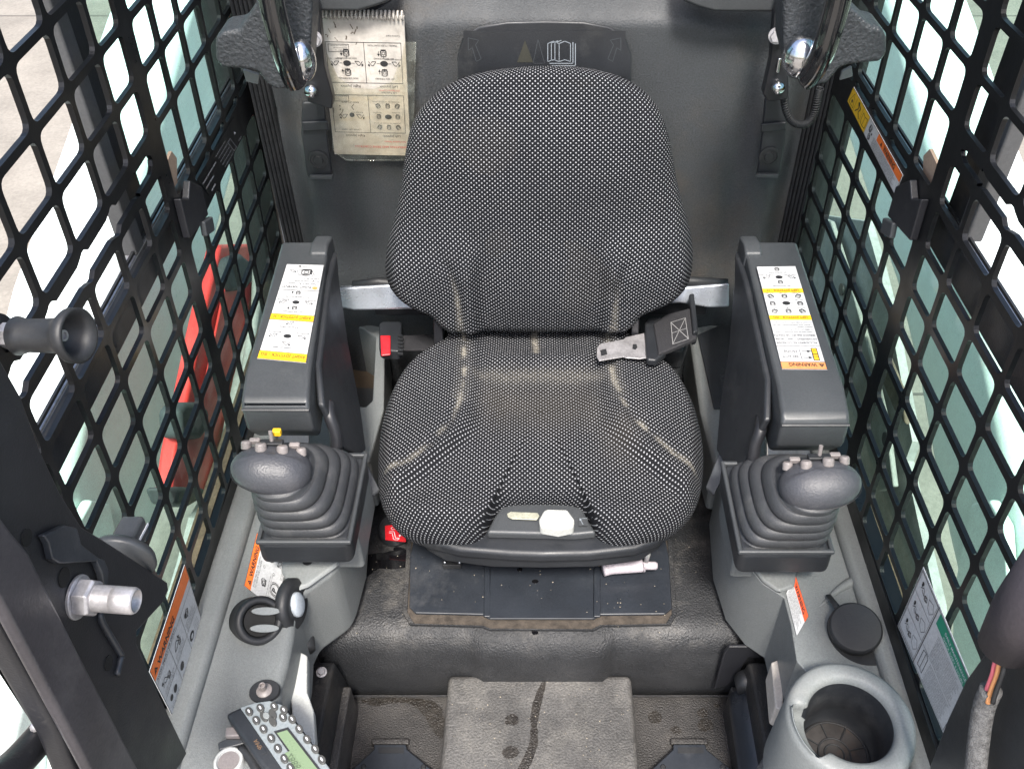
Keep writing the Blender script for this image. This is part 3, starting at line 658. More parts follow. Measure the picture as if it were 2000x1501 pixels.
b = BM(); vs = gridsurf(b, bp, 110, 110)
obj('moulding', b, PANELM, t, smooth=True)
b = BM(); prism(b, [(-.47, .445, .1), (.475, .445, .1), (.475, .445, 1.6), (-.47, .445, 1.6)], (0, .02, 0)); obj('bulkhead', b, BLACKSTEEL, t)
for q in (((560, -60), (770, -60), (765, 3), (735, 14), (700, 24), (600, 24), (560, 30)), ((1560, -60), (1325, -60), (1330, 3), (1362, 16), (1395, 25), (1530, 26), (1560, 30))):
    b = BM(); prism(b, [at(x, y, y=.36) for x, y in q], (0, .05, 0)); obj('headliner_trim', b, PLASTIC, t, bev=.006)
# recessed instruction plate
out = [at(x, y, y=.383) for x, y in ((893, 230), (893, 105), (905, 70), (935, 50), (990, 41), (1065, 39), (1140, 41), (1190, 50), (1222, 72), (1233, 105), (1233, 230))]
b = BM(); prism(b, out + [], (0, -.006, 0)); obj('instruction_plate', b, PLASTICD, t, bev=.004, seg=3)
yy = .3762
L = Label([at(905, 60, y=yy), at(1222, 60, y=yy), at(1222, 150, y=yy), at(905, 150, y=yy)], [PLASTICD, PRINTG, mat('embossed_grey', (.045, .05, .056), .5), mat('worn_olive_print', (.034, .034, .026), .6)], .0003)
for k, d in enumerate((0, .022, .044)):
    L.poly([(.52 + d, .66 - d * .6), (.52 + d, .27 - d * .4), (.56 + d, .22 - d * .4)] if k else [(.52, .66), (.52, .27), (.555, .22), (.59, .27), (.625, .22), (.66, .27), (.66, .66), (.625, .62), (.59, .66), (.555, .62), (.52, .66)], 1, .0011)
L.line((.59, .27), (.59, .66), 1, .0010)
L.poly([(.675, .24), (.675, .70), (.53, .70)], 1, .0013); L.poly([(.69, .27), (.69, .75), (.545, .75)], 1, .0013)
L.face([(.33, .68), (.43, .68), (.38, .2)], 3, .0003); L.poly([(.43, .7), (.50, .7), (.46, .18)], 2, .001, True)
for fl, u in ((1, .06), (-1, .94)): L.poly([(u - fl * .03, .15), (u + fl * .035, .2), (u + fl * .015, .3), (u + fl * .05, .6), (u + fl * .02, .66), (u - fl * .005, .36), (u - fl * .03, .42)], 2, .0011, True)
L.done('symbol_print', t)
b = BM()
for sx in (-1, 1):
    b = BM()
    for k in range(5):
        x0 = sx * (.433 + .0045 * k); prism(b, [(x0, .428 - .007 * k, .28), (x0 + sx * .0038, .424 - .007 * k, .28), (x0 + sx * .0038, .424 - .007 * k, 1.06), (x0, .428 - .007 * k, 1.06)], (0, .012, 0))
    obj('ribbed_gasket', b, RUBBER, t, bev=.002)

# manual in its clear pocket
t = thing('operator_manual', 'stained spiral bound manual hanging upside down on the rear panel left of the seat', 'manual', (-.27, .4, .9))
YM = .392
cs = [at(803, 300, y=YM), at(655, 297, y=YM), at(624, 27, y=YM), at(790, 30, y=YM)]
L = Label(cs, [PAGE, INK, REDINK, mat('grime_smear', (.12, .10, .08), .8)], .007)
L.text('OPERATING AND DRIVE CONTROLS', .04, .075, .0036, 2, .9); L.text('ISO Control Pattern', .05, .115, .003, 2, .4)
for v0, lab in ((.16, 'Left Joystick'), (.53, 'Left Joystick')):
    L.text(lab, .12, v0, .004, 1); L.text('Right Joystick', .58, v0, .004, 1); L.frame(.05, v0 + .015, .96, v0 + .30, 1, .0008); L.line((.50, v0 + .015), (.50, v0 + .30), 1, .0008)
for i in range(3):
    for j in range(3):
        if i == 1 and j == 1: L.ell(.26, .30, .0055, 1, .004); continue
        machine(L, .14 + .12 * i, .22 + .08 * j, .0042, 1, .5 * (i - 1) * (1 - j))
        L.text('LEFT FORWARD', .105 + .12 * i, .255 + .08 * j, .0013, 1)
L.text('LOWER LIFT ARMS', .62, .205, .0026, 1); bucket(L, .62, .30, .006, 1); bucket(L, .82, .30, .006, 1, -1); L.ell(.72, .31, .004, 1)
L.text('BUCKET TILT', .58, .335, .0022, 1); L.text('RAISE LIFT ARMS', .62, .41, .0026, 1); L.frame(.74, .41, .94, .455, 1)
smallprint(L, .76, .415, .92, .45, 3, 1, .0012, seed=11)
for x0 in (.27, .72):
    L.ell(x0, .685, .006, 1, .0045)
    for k in range(4): L.line((x0 + .05 * math.cos(k * 1.57), .685 + .035 * math.sin(k * 1.57)), (x0 + .09 * math.cos(k * 1.57), .685 + .06 * math.sin(k * 1.57)), 1, .0006)
    machine(L, x0, .62, .006, 1); machine(L, x0, .755, .006, 1); bucket(L, x0 - .14, .685, .006, 1); bucket(L, x0 + .14, .685, .006, 1, -1)
    L.arrow((x0 + .06, .77), (x0 + .06, .74), 1); L.arrow((x0 + .06, .61), (x0 + .06, .64), 1)
    L.text('LEFT SIDE FORWARD' if x0 < .5 else 'RIGHT SIDE FORWARD', x0 - .12, .585, .0028, 1, .24); L.text('LEFT SIDE BACKWARD' if x0 < .5 else 'RIGHT SIDE BACKWARD', x0 - .12, .725, .0026, 1, .24)
L.text('BUCKET TILT', .78, .72, .0024, 1); L.text('LOWER LIFT ARMS', .05, .72, .0022, 1)
L.text('TRAVEL / TURN FUNCTION', .1, .815, .0026, 1, .35); L.frame(.68, .76, .93, .815, 1); smallprint(L, .70, .765, .91, .81, 3, 1, .0013, seed=12)
L.text('Lift Function', .14, .485, .0032, 1); L.text('ISO Pattern Controls', .10, .50, .0026, 2, .35); L.text('Control Card', .06, .88, .0026, 1)
rnd = random.Random(3)
for k in range(26):
    u, v = (rnd.uniform(.55, .93), rnd.uniform(.83, .93)) if k < 15 else (rnd.uniform(.7, .95), rnd.uniform(.30, .42))
    L.line((u, v), (u + rnd.uniform(-.03, .03), v + rnd.uniform(-.04, .04)), 3, rnd.uniform(.0006, .002))
L.done('page_block', t)
a, c_ = at(627, 24, y=YM - .004), at(790, 28, y=YM - .004)
for k in range(20):
    p = a.lerp(c_, (k + .5) / 20); b = BM(); tube(b, [p + V((0, .006 * math.cos(q) - .003, .006 * math.sin(q) - .001)) for q in [2 * math.pi * j / 10 for j in range(10)]], .0016, 6, closed=True)
    obj('spiral_ring', b, PAGE, t, smooth=True)
tp = thing('document_pocket', 'clear yellowed vinyl pocket holding the manual', 'pocket', (-.27, .38, .85))
YP = .379
pts = [at(x, y, y=YP) for x, y in ((812, 82), (803, 300), (795, 312), (676, 312), (650, 292), (637, 100), (660, 150), (690, 172), (730, 174), (765, 160), (785, 110), (790, 82))]
b = BM(); prism(b, pts, (0, -.0006, 0)); obj('front_sheet', b, CLEAR, tp)
b = BM(); tube(b, [at(x, y, y=YP) for x, y in ((812, 82), (805, 300), (795, 313), (676, 313), (648, 292))], .0013, 6); obj('welded_edge', b, CLEAR, tp, smooth=True)

# ================================================================== SEAT
def pillow(outl, Sx, T, R, crown, depth, sculpt, dust, stain, nang=200, nring=64, center=None, uvo=(0, 0)):
    """cushion from a closed outline in plane axes Sx,T (N = up); returns bmesh"""
    N = Sx.cross(T).normalized()
    outl = resample(smoothloop(outl, 2), nang)
    c = V(center) if center else sum(outl, V((0, 0, 0))) / len(outl)
    bm = BM(); uvl = bm.loops.layers.uv.new('UVMap'); dl = bm.verts.layers.float.new('dust'); sl_ = bm.verts.layers.float.new('stain')
    prof = []          # (scale, height)
    for j in range(-6, 1): prof.append((1 - .06 * (j / -6.0) ** 2, depth * j / 6.0))
    for j in range(1, 9):
        q = math.pi / 2 * j / 8; prof.append((1 - R * (1 - math.cos(q)), R * .25 * math.sin(q)))
    s0 = prof[-1][0]; h0 = prof[-1][1]
    for j in range(1, nring + 1):
        s_ = s0 * (1 - j / nring); prof.append((max(s_, .004), h0 + crown * (1 - (s_ / s0) ** 2.2)))
    rings = []; uvs = {}
    for pi_, (s_, h) in enumerate(prof):
        ring = []
        for k, p in enumerate(outl):
            d = p - c; q = c + d * s_; sx_, ty = d.dot(Sx) * s_, d.dot(T) * s_
            X, Y = (q - ORG).dot(Sx), (q - ORG).dot(T)
            e = sm((1 - s_) / .10) if s_ < 1 else 0
            hh = h + (sculpt(X, Y) * e if h > 0 else 0)
            v = bm.verts.new(q + N * hh); v[dl] = dust(X, Y) * e; v[sl_] = stain(X, Y) * e; ring.append(v)
        rings.append(ring)
    # arc-length uv from centre
    for k in range(len(outl)):
        acc = 0; prev = None; d = outl[k] - c; dd = V((d.dot(Sx), d.dot(T))); dn = dd.normalized()
        for ring in reversed(rings):
            v = ring[k]
            if prev is not None: acc += (v.co - prev).length
            prev = v.co; uvs[v] = (dn.x * acc + uvo[0], dn.y * acc + uvo[1])
    for A, B in zip(rings, rings[1:]):
        for k in range(nang):
            f = bm.faces.new((A[k], A[(k + 1) % nang], B[(k + 1) % nang], B[k]))
            for l in f.loops: l[uvl].uv = uvs[l.vert]
    f = bm.faces.new(rings[-1]);
    for l in f.loops: l[uvl].uv = uvs[l.vert]
    bm.faces.new(rings[0][::-1])
    return bm
def pdist(x, y, pl):
    best = 9; tt = 0
    for i, (a, b_) in enumerate(zip(pl, pl[1:])):
        dx, dy = b_[0] - a[0], b_[1] - a[1]; L2 = dx * dx + dy * dy; s_ = max(0, min(1, ((x - a[0]) * dx + (y - a[1]) * dy) / L2))
        d = math.hypot(x - a[0] - s_ * dx, y - a[1] - s_ * dy)
        if d < best: best = d; tt = (i + s_) / (len(pl) - 1)
    return best, tt
seat = thing('operator_chair', 'operator seat in black cloth with white dots, dusty seams', 'seat', (0, .05, .30))
# backrest: plane leaning back
Tb = V((0, .20, 1)).normalized(); Sb = V((1, 0, 0)); Nb = Sb.cross(Tb); ORG = V((0, .285, .70))
half = [(1060, 131), (985, 136), (920, 148), (872, 168), (838, 194), (812, 224), (798, 262), (790, 310), (782, 370), (772, 420), (760, 460), (753, 505), (754, 540), (768, 568), (800, 590), (838, 602), (852, 625), (880, 640), (950, 641), (1060, 641)]
halfr = [(1060, 131), (1140, 133), (1205, 148), (1252, 172), (1284, 205), (1303, 248), (1314, 305), (1324, 365), (1342, 425), (1352, 470), (1353, 505), (1348, 545), (1330, 570), (1295, 588), (1258, 600), (1246, 622), (1215, 640), (1150, 641), (1060, 641)]
pb = lambda x, y: at(x, y, p=ORG, n=Nb)
outl = [pb(*p) for p in half[::-1]] + [pb(*p) for p in halfr[1:-1]]
def inplane(P): return ((P - ORG).dot(Sb), (P - ORG).dot(Tb))
ORGb = ORG
sl1 = [inplane(pb(*p)) for p in ((905, 645), (903, 590), (898, 540), (886, 500), (862, 470), (830, 440))]
sr1 = [inplane(pb(*p)) for p in ((1192, 645), (1196, 590), (1200, 540), (1212, 500), (1235, 470), (1270, 440))]
def sc_back(x, y):
    h = 0
    for s_, pl in ((-1, sl1), (1, sr1)):
        d, tt = pdist(x, y, pl); h -= .010 * math.exp(-(d / .009) ** 2) * (1 - sm((tt - .45) / .5))
    w_ = .088 + .05 * sm((y + .02) / .12)
    h += .026 * sm((abs(x) - w_) / .030) * sm((.05 - y) / .10)
    h += .012 * math.exp(-((y + .10) / .07) ** 2) * sm((.10 - abs(x)) / .05)
    h -= .012 * sm((y - .16) / .10)
    h += .0012 * noise.noise(V((x * 14, y * 14, 1)))
    return h
def du_back(x, y):
    d1, t1 = pdist(x, y, sl1); d2, t2 = pdist(x, y, sr1); n_ = noise.noise(V((x * 40, y * 40, 2))) * .5 + .5
    v = max(math.exp(-(d1 / .0035) ** 2) * (1 - sm((t1 - .15) / .5)), math.exp(-(d2 / .0035) ** 2) * (1 - sm((t2 - .1) / .4)))
    v = max(v * .9 * n_, .85 * math.exp(-((y + .172 - .012 * math.cos(x * 20)) / .007) ** 2) * sm((.13 - abs(x)) / .06) * n_)
    return v
b = pillow(outl, Sb, Tb, .16, .018, .05, sc_back, du_back, lambda x, y: 0.12 * (noise.noise(V((x * 9, y * 9, 5))) > .25), center=pb(1056, 400))
obj('backrest', b, CLOTH, seat, smooth=True)
# cushion
ORG = V((0, .02, .462)); Tc = V((0, 1, .10)).normalized(); Nc = Sb.cross(Tc)
pc = lambda x, y: at(x, y, p=ORG, n=Nc)
co = [(905, 636), (868, 640), (862, 668), (866, 690), (835, 704), (798, 728), (768, 766), (750, 815), (741, 870), (737, 930), (741, 975), (757, 1012), (782, 1038), (820, 1050), (868, 1056), (912, 1058), (940, 1048), (955, 1022), (970, 995), (1000, 986), (1056, 985), (1112, 986), (1142, 996), (1155, 1024), (1170, 1050), (1205, 1061), (1250, 1056), (1300, 1044), (1340, 1020), (1364, 985), (1374, 930), (1373, 875), (1362, 820), (1345, 775), (1318, 740), (1280, 720), (1250, 706), (1238, 690), (1240, 655), (1225, 636), (1060, 636)]
outc = [pc(*p) for p in co]
def ipc(P): return ((P - ORG).dot(Sb), (P - ORG).dot(Tc))
ORGc = ORG
c1 = [ipc(pc(*p)) for p in ((908, 640), (908, 690), (911, 740), (912, 790), (904, 835), (885, 875), (850, 912), (805, 942), (765, 952))]
c2 = [ipc(pc(*p)) for p in ((1190, 640), (1184, 690), (1187, 740), (1195, 790), (1208, 830), (1235, 870), (1270, 900), (1310, 930), (1352, 952))]
c3 = [ipc(pc(*p)) for p in ((1043, 640), (1044, 690), (1048, 728))]
def sc_cush(x, y):
    h = 0; n_ = .0015 * noise.noise(V((x * 12, y * 12, 3)))
    for pl in (c1, c2):
        d, tt = pdist(x, y, pl); h -= .009 * math.exp(-(d / .008) ** 2) * (1 - .55 * tt)
    d, tt = pdist(x, y, c3); h -= .008 * math.exp(-(d / .006) ** 2) * (1 - sm((tt - .75) / .25))
    lim = .088 + .12 * sm((.03 - y) / .16)
    h += .022 * sm((abs(x) - lim) / .04) * sm((y + .18) / .1)
    h -= .014 * math.exp(-((y - .08) / .07) ** 2) * sm((.09 - abs(x)) / .04)
    h += .008 * math.exp(-((y - .165) / .02) ** 2) * sm((.1 - abs(x)) / .04)
    h += .012 * sm((-.08 - y) / .06) - .008 * math.exp(-((x / .07) ** 2)) * sm((-.10 - y) / .05)
    return h + n_
def du_cush(x, y):
    v = 0
    for pl, m_ in ((c1, 1), (c2, .9)):
        d, tt = pdist(x, y, pl); n_ = noise.noise(V((x * 38, y * 38, 2))) * .5 + .5
        v = max(v, math.exp(-(d / .0036) ** 2) * m_ * sm(n_ * 1.9 - .45) * (1.1 - .5 * tt)); v = max(v, .22 * math.exp(-(d / .011) ** 2) * n_ * (tt < .5))
    d, tt = pdist(x, y, c3); v = max(v, .8 * math.exp(-(d / .0045) ** 2))
    v = max(v, .14 * math.exp(-((y - .13 + .5 * x * x) / .014) ** 2) * sm((.13 - abs(x)) / .04))
    return min(1, v)
def st_cush(x, y):
    return min(1, .5 * math.exp(-((y - .07) / .05) ** 2) * sm((.12 - abs(x)) / .05) + .35 * math.exp(-(((x - .12) / .03) ** 2 + ((y) / .05) ** 2)) + .05)
b = pillow(outc, Sb, Tc, .15, .020, .05, sc_cush, du_cush, st_cush, center=pc(1056, 840), nang=260)
obj('cushion', b, CLOTH, seat, smooth=True)
# moulded pan below the cushion with front rim
b = BM(); zz = .415
rim = [at(x, y, z=zz) for x, y in ((790, 1015), (800, 1045), (830, 1072), (900, 1090), (1000, 1098), (1060, 1100), (1150, 1098), (1240, 1088), (1290, 1068), (1310, 1040), (1318, 1000), (1300, 800), (810, 800))]
prism(b, rim, (0, 0, .022)); obj('pan_rim', b, PLASTICD, seat, bev=.008, seg=3)
b = BM(); zz = .385
prism(b, [at(x, y, z=zz) for x, y in ((830, 1075), (870, 1098), (960, 1110), (1060, 1112), (1160, 1110), (1250, 1098), (1290, 1072), (1280, 850), (840, 850))], (0, 0, .03)); obj('suspension_cover', b, PLASTICD, seat, bev=.008, seg=3)
b = BM(); zz = .437
prism(b, [at(x, y, z=zz) for x, y in ((965, 1022), (985, 992), (1000, 985), (1115, 985), (1135, 998), (1150, 1030), (1165, 1052), (1120, 1056), (950, 1052))], (0, 0, .016)); obj('control_panel', b, PLASTIC, seat, bev=.005, seg=3)
zz = .4555
def zbox(name, pxs, z, h, m, par, bev=.002, kind=None):
    b = BM(); prism(b, [at(x, y, z=z) for x, y in pxs], (0, 0, h)); return obj(name, b, m, par, bev=bev, seg=3)
zbox('weight_window', ((990, 1004), (997, 1000), (1050, 1002), (1054, 1008), (1048, 1016), (1000, 1014), (992, 1010)), zz, .002, mat('amber_window', (.30, .30, .24), .3, var=.3, vscale=60), seat, .001)
zbox('adjuster_knob', ((1052, 1030), (1062, 1012), (1070, 1009), (1108, 1010), (1122, 1030), (1120, 1044), (1090, 1050), (1055, 1044)), .452, .020, WHITEPL, seat, .004)
L = Label([at(1130, 1010, z=zz + .001), at(1148, 1010, z=zz + .001), at(1148, 1026, z=zz + .001), at(1130, 1026, z=zz + .001)], [PLASTIC, PRINTG], .0003); L.arrow((.5, .9), (.15, .2), 1, .0009); L.line((.3, .15), (.9, .15), 1, .0007); L.done('arrow_mark', seat)
# recliner side plates
for s_, pts in ((-1, ((846, 600), (862, 600), (866, 690), (848, 690))), (1, ((1236, 590), (1250, 590), (1246, 690), (1232, 680)))):
    b = BM(); prism(b, [at(x, y, y=.215) for x, y in pts], (0, .05, 0)); obj('recliner_plate', b, BLACKSTEEL, seat, bev=.002)
# silver cross bar
t = thing('cross_bar', 'silver metal bar running behind the seat between the two armrests', 'bar', (0, .36, .5))
for (xa, xb), nm in (((660, 850), 1), ((1245, 1425), 2)):
    b = BM()
    if nm == 1: q = [(660, 562), (770, 555), (850, 575), (850, 603), (690, 606), (660, 600)]
    else: q = [(1250, 590), (1330, 561), (1425, 553), (1425, 600), (1385, 601), (1330, 592), (1260, 596)]
    prism(b, [at(x, y, p=(0, .29, .5), n=(0, -1, .45)) for x, y in q], V((0, .02, -.010))); obj('channel', b, STEELBAR, t, bev=.004, seg=3)
    b = BM(); tube(b, [at(x, y, y=.335) for x, y in (((690, 557), (740, 550), (840, 560)) if nm == 1 else ((1270, 560), (1340, 548), (1420, 553)))], .008); obj('cable', b, RUBBER, t, smooth=True)
b = BM(); box2(b, (-.30, .33, .50), (.30, .36, .54)); obj('crossmember', b, BLACKSTEEL, t, bev=.004)

# seat belt buckle, tongue
t = thing('belt_buckle', 'black seat belt buckle with red release button left of the cushion', 'buckle', at(768, 672, z=.47))
c0 = at(768, 672, z=.49)
b = BM(); prism(b, [at(x, y, z=.475) for x, y in ((743, 650), (750, 645), (785, 645), (788, 650), (786, 700), (780, 704), (748, 702), (743, 698))], (0, 0, .022)); obj('housing', b, PLASTICD, t, bev=.005, seg=3)
zbox('release_button', ((743, 657), (763, 657), (763, 694), (745, 696)), .4975, .003, REDPL, t, .0015)
for k in range(6): zbox('grip_rib', ((777, 655 + 7 * k), (787, 656 + 7 * k), (787, 659 + 7 * k), (777, 658 + 7 * k)), .4975, .003, RUBBER, t, 0)
zbox('strap', ((785, 658), (860, 655), (860, 686), (786, 686)), .478, .004, BELT, t, .001)
t = thing('belt_tongue', 'steel seat belt tongue on a black strap right of the cushion', 'seat belt', at(1260, 680, z=.5))
zt_ = .552
b = BM(); prism(b, [at(x, y, z=zt_) for x, y in ((1166, 680), (1172, 673), (1218, 664), (1222, 660), (1258, 652), (1262, 700), (1250, 702), (1222, 700), (1218, 698), (1170, 706), (1165, 698))], (0, 0, .0022)); obj('steel_blade', b, ZINC, t, bev=.0006)
zbox('blade_slot', ((1172, 684), (1184, 681), (1186, 692), (1174, 695)), zt_ + .0022, .0004, RUBBER, t, 0); zbox('pivot_hole', ((1236, 672), (1243, 672), (1245, 678), (1241, 683), (1235, 681)), zt_ + .0022, .0004, RUBBER, t, 0)
b = BM(); prism(b, [at(x, y, z=zt_ - .006) for x, y in ((1258, 640), (1264, 633), (1290, 630), (1300, 700), (1280, 716), (1262, 714), (1260, 700))], (0, 0, .014)); obj('tongue_cover', b, PLASTICD, t, bev=.004)
b = BM(); prism(b, [at(x, y, z=zt_ + .002) for x, y in ((1275, 640), (1300, 622), (1352, 608), (1360, 668), (1310, 690), (1285, 700))], (0, 0, .010)); obj('strap', b, BELT, t, bev=.003)
L = Label([at(1308, 628, z=zt_ + .0125), at(1340, 618, z=zt_ + .0125), at(1347, 664, z=zt_ + .0125), at(1312, 676, z=zt_ + .0125)], [BELT, STITCH], .0003)
L.frame(.05, .05, .95, .95, 1, .0010); L.line((.05, .05), (.95, .95), 1, .0010); L.line((.95, .05), (.05, .95), 1, .0010); L.line((.05, .5), (.95, .5), 1, .001); L.done('stitching', t)
b = BM(); prism(b, [at(x, y, z=zt_ - .01) for x, y in ((1342, 600), (1352, 598), (1360, 672), (1350, 676))], (0, 0, .03)); obj('strap_guide', b, PLASTICD, t, bev=.003)
b = BM(); prism(b, [at(x, y, z=.45) for x, y in ((1268, 690), (1345, 676), (1330, 725), (1270, 722))], (0, 0, .05)); obj('retractor', b, RUBBER, t, bev=.01)
#PART3
def poly(pxs, **k): return [at(x, y, **k) for x, y in pxs]
def ringprism(bm, outer, inner, off):
    off = V(off); n = len(outer)
    A = [[bm.verts.new(V(p) + o) for p in lp] for lp in (outer, inner) for o in (V((0, 0, 0)), off)]
    o0, o1, i0, i1 = A
    for k in range(n):
        j = (k + 1) % n
        bm.faces.new((o0[k], o0[j], o1[j], o1[k])); bm.faces.new((i0[j], i0[k], i1[k], i1[j]))
        bm.faces.new((o1[k], o1[j], i1[j], i1[k])); bm.faces.new((o0[j], o0[k], i0[k], i0[j]))

# ================================================================== ARMRESTS
def armrest(sx, yf, xi, xo, label, lab_px, kind):
    """xi, xo: (rear, front) x of the inner and outer edge"""
    t = thing('armrest', label, 'armrest', (sx * .36, .08, .65), 'armrests beside the seat')
    yb = .285
    prof = [(yb, .585), (yb, .683), (yb - .012, .698), (yf + .055, .703), (yf + .012, .693), (yf + .003, .684), (yf, .650), (yf + .004, .640), (yf + .03, .605)]
    def X(e, y): return e[0] + (e[1] - e[0]) * (yb - y) / (yb - yf)
    b = BM(); n = len(prof)
    A = [b.verts.new((X(xi, y), y, z)) for y, z in prof]; B = [b.verts.new((X(xo, y), y, z)) for y, z in prof]
    for k in range(n): b.faces.new((A[k], A[(k + 1) % n], B[(k + 1) % n], B[k]))
    b.faces.new(A[::-1]); b.faces.new(B)
    obj('top_shell', b, PLASTIC, t, bev=.0065, seg=4)
    b = BM()      # parting line at the front
    prism(b, [(X(xi, yf) + sx * .001, yf + .0035, .6850), (X(xo, yf) - sx * .001, yf + .0035, .6850), (X(xo, yf) - sx * .001, yf + .0018, .6838), (X(xi, yf) + sx * .001, yf + .0018, .6838)], (0, -.0012, -.0002)); obj('parting_edge', b, PLASTICD, t)
    # raised hinge cover at the rear inner corner
    b = BM(); x0 = X(xi, .27); prism(b, [(x0 - sx * .004, yb + .004, .66), (x0 - sx * .004, yb + .004, .700), (x0 - sx * .004, yb - .03, .708), (x0 - sx * .004, yb - .052, .703), (x0 - sx * .004, yb - .056, .66)], (sx * .028, 0, 0)); obj('hinge_cover', b, PLASTIC, t, bev=.005, seg=3)
    # dark inner side panel, flared
    b = BM(); q = []
    for y, z in ((yb - .005, .675), (yb - .06, .655), (yb - .15, .60), (.06, .535), (-.0, .50), (yf + .06, .53), (yf + .03, .58), (yf + .035, .66), (yf + .09, .685), (yb - .1, .685)):
        q.append((X(xi, y) - sx * .003 - sx * .21 * max(0, .69 - z) - sx * .004, y, z))
    prism(b, q, (sx * .010, 0, 0)); obj('side_panel', b, PLASTICD, t, bev=.004, seg=3)
    # steel pivot tube poking out at the front inner corner
    xx = X(xi, yf) - sx * .012
    b = BM(); tube(b, catmull([(xx - sx * -.004, yf + .06, .64), (xx, yf + .04, .635), (xx - sx * .006, yf + .03, .615), (xx - sx * .006, yf + .02, .59)], 5), .0085); obj('pivot_tube', b, BLACKSTEEL, t, smooth=True)
    b = BM(); cyl(b, (xx - sx * .006, yf + .0204, .5905), (xx - sx * .006, yf + .0184, .5855), .0058); obj('tube_bore', b, RUBBER, t)
    # strap going down to the seat base
    b = BM(); pp = poly(((655, 840), (690, 850), (742, 955), (728, 968)) if sx < 0 else ((1438, 800), (1462, 835), (1395, 965), (1378, 950)), p=(sx * .27, -.06, .47), n=(-sx * .5, -.5, 1)); prism(b, pp, (0, 0, -.006)); obj('strap', b, PLASTIC, t, bev=.002)
    # label
    L = Label([at(x, y, z=.7034) for x, y in lab_px], [PAPER, YELLOW, INK, ORANGEF], .0005)
    return t, L
tl, L = armrest(-1, -.100, (-.343, -.305), (-.419, -.396), 'left hand armrest with white label headed by a yellow joystick band', ((598, 709), (502, 700), (560, 516), (633, 518)), 0)
# read upside down in the photo: top-left of the text is bottom-right on screen
L.rect(0, 0, 1, .075, 1); L.text('RIGHT JOYSTICK - ISO', .05, .058, .0062, 2, .9, bold=.01)
L.frame(0, 0, 1, 1, 2, .0006); L.line((0, .075), (1, .075), 2)
L.text('LOWER LIFT ARMS', .35, .125, .0030, 2, .4); bucket(L, .5, .16, .0055, 2); L.ell(.5, .23, .0055, 2, .0042); bucket(L, .2, .23, .0055, 2); bucket(L, .8, .23, .0055, 2, -1); L.text('BUCKET TILT', .05, .27, .003, 2, .3); L.text('BUCKET TILT', .66, .27, .003, 2, .3); L.text('RAISE LIFT ARMS', .32, .325, .003, 2, .4); bucket(L, .5, .36, .0055, 2, -1)
L.rect(0, .385, 1, .445, 1); L.text('RIGHT JOYSTICK - H', .08, .43, .0058, 2, .84, bold=.01); L.line((0, .385), (1, .385), 2); L.line((0, .445), (1, .445), 2)
L.text('RIGHT SIDE FORWARD', .25, .48, .0028, 2, .5); machine(L, .5, .515, .0045, 2); L.arrow((.64, .53), (.64, .50), 2)
L.ell(.5, .575, .0055, 2, .0042); bucket(L, .2, .575, .0055, 2); bucket(L, .8, .575, .0055, 2, -1); L.text('BUCKET TILT', .04, .605, .003, 2, .3); L.text('BUCKET TILT', .68, .605, .003, 2, .3)
L.text('RIGHT SIDE BACKWARD', .22, .638, .0028, 2, .56); machine(L, .5, .675, .0045, 2); L.arrow((.64, .66), (.64, .69), 2); L.line((0, .705), (1, .705), 2, .0009)
L.ell(.12, .735, .0045, 3, .004); L.text('FLOAT "DETENT"', .22, .75, .0042, 2, .72, bold=.01)
for k, s_ in enumerate(('+ Press yellow float button', 'on right joystick while', 'lowering lift arms')): L.text(s_, .04, .785 + .028 * k, .0032, 2, .85)
machine(L, .42, .91, .0095, 2, 1.5); L.poly([(.2, .88), (.3, .86), (.62, .88), (.66, .93), (.3, .94)], 2, .0008, True); bucket(L, .78, .92, .005, 2); L.arrow((.42, .975), (.66, .975), 2, .0011)
L.done('joystick_label', tl, 'white label with two yellow joystick bands, torn at its far edge')
tr_, L = armrest(1, -.128, (.327, .312), (.414, .402), 'right hand armrest with white label headed by a faded orange warning band', ((1616, 722), (1527, 721), (1477, 521), (1554, 520)), 1)
L.rect(0, 0, 1, .062, 3); tri(L, .10, .032, .0040, 2, 3); L.text('WARNING', .2, .052, .0068, 2, .62, bold=.02); L.frame(0, 0, 1, 1, 2, .0006); L.line((0, .062), (1, .062), 2)
L.rect(.10, .075, .24, .185, 2); L.rect(.12, .08, .22, .125, 1, .0006); L.rect(.12, .133, .22, .178, 1, .0006); L.text('ISO', .125, .113, .0030, 2, .09, hh=.0009); L.text('H', .15, .167, .0034, 2, .09, hh=.0009)
L.arrow((.45, .10), (.27, .10), 2, .0012); L.arrow((.45, .155), (.27, .155), 2, .0012); L.poly([(.47, .085), (.5, .09), (.5, .165), (.47, .17)], 2, .0007)
L.text('SELECT', .56, .12, .0048, 2, .4); L.text('MODE', .56, .165, .0048, 2, .4); L.line((0, .20), (1, .20), 2)
for k, s_ in enumerate(('ACCIDENTAL LOADER', 'MOVEMENT CAN CAUSE', 'SERIOUS INJURY OR DEATH')): L.text(s_, .04, .240 + .034 * k, .0042, 2, .94)
for k, s_ in enumerate(('* Drive and lift arm functions operate', 'on different controls in each', 'control mode.', '* Know and understand the selected', 'control mode before operating.')): L.text(s_, .04, .336 + .022 * k, .0028, 2, .92)
L.rect(0, .445, 1, .490, 1); L.text('LEFT JOYSTICK - ISO', .10, .48, .0052, 2, .8, bold=.01)
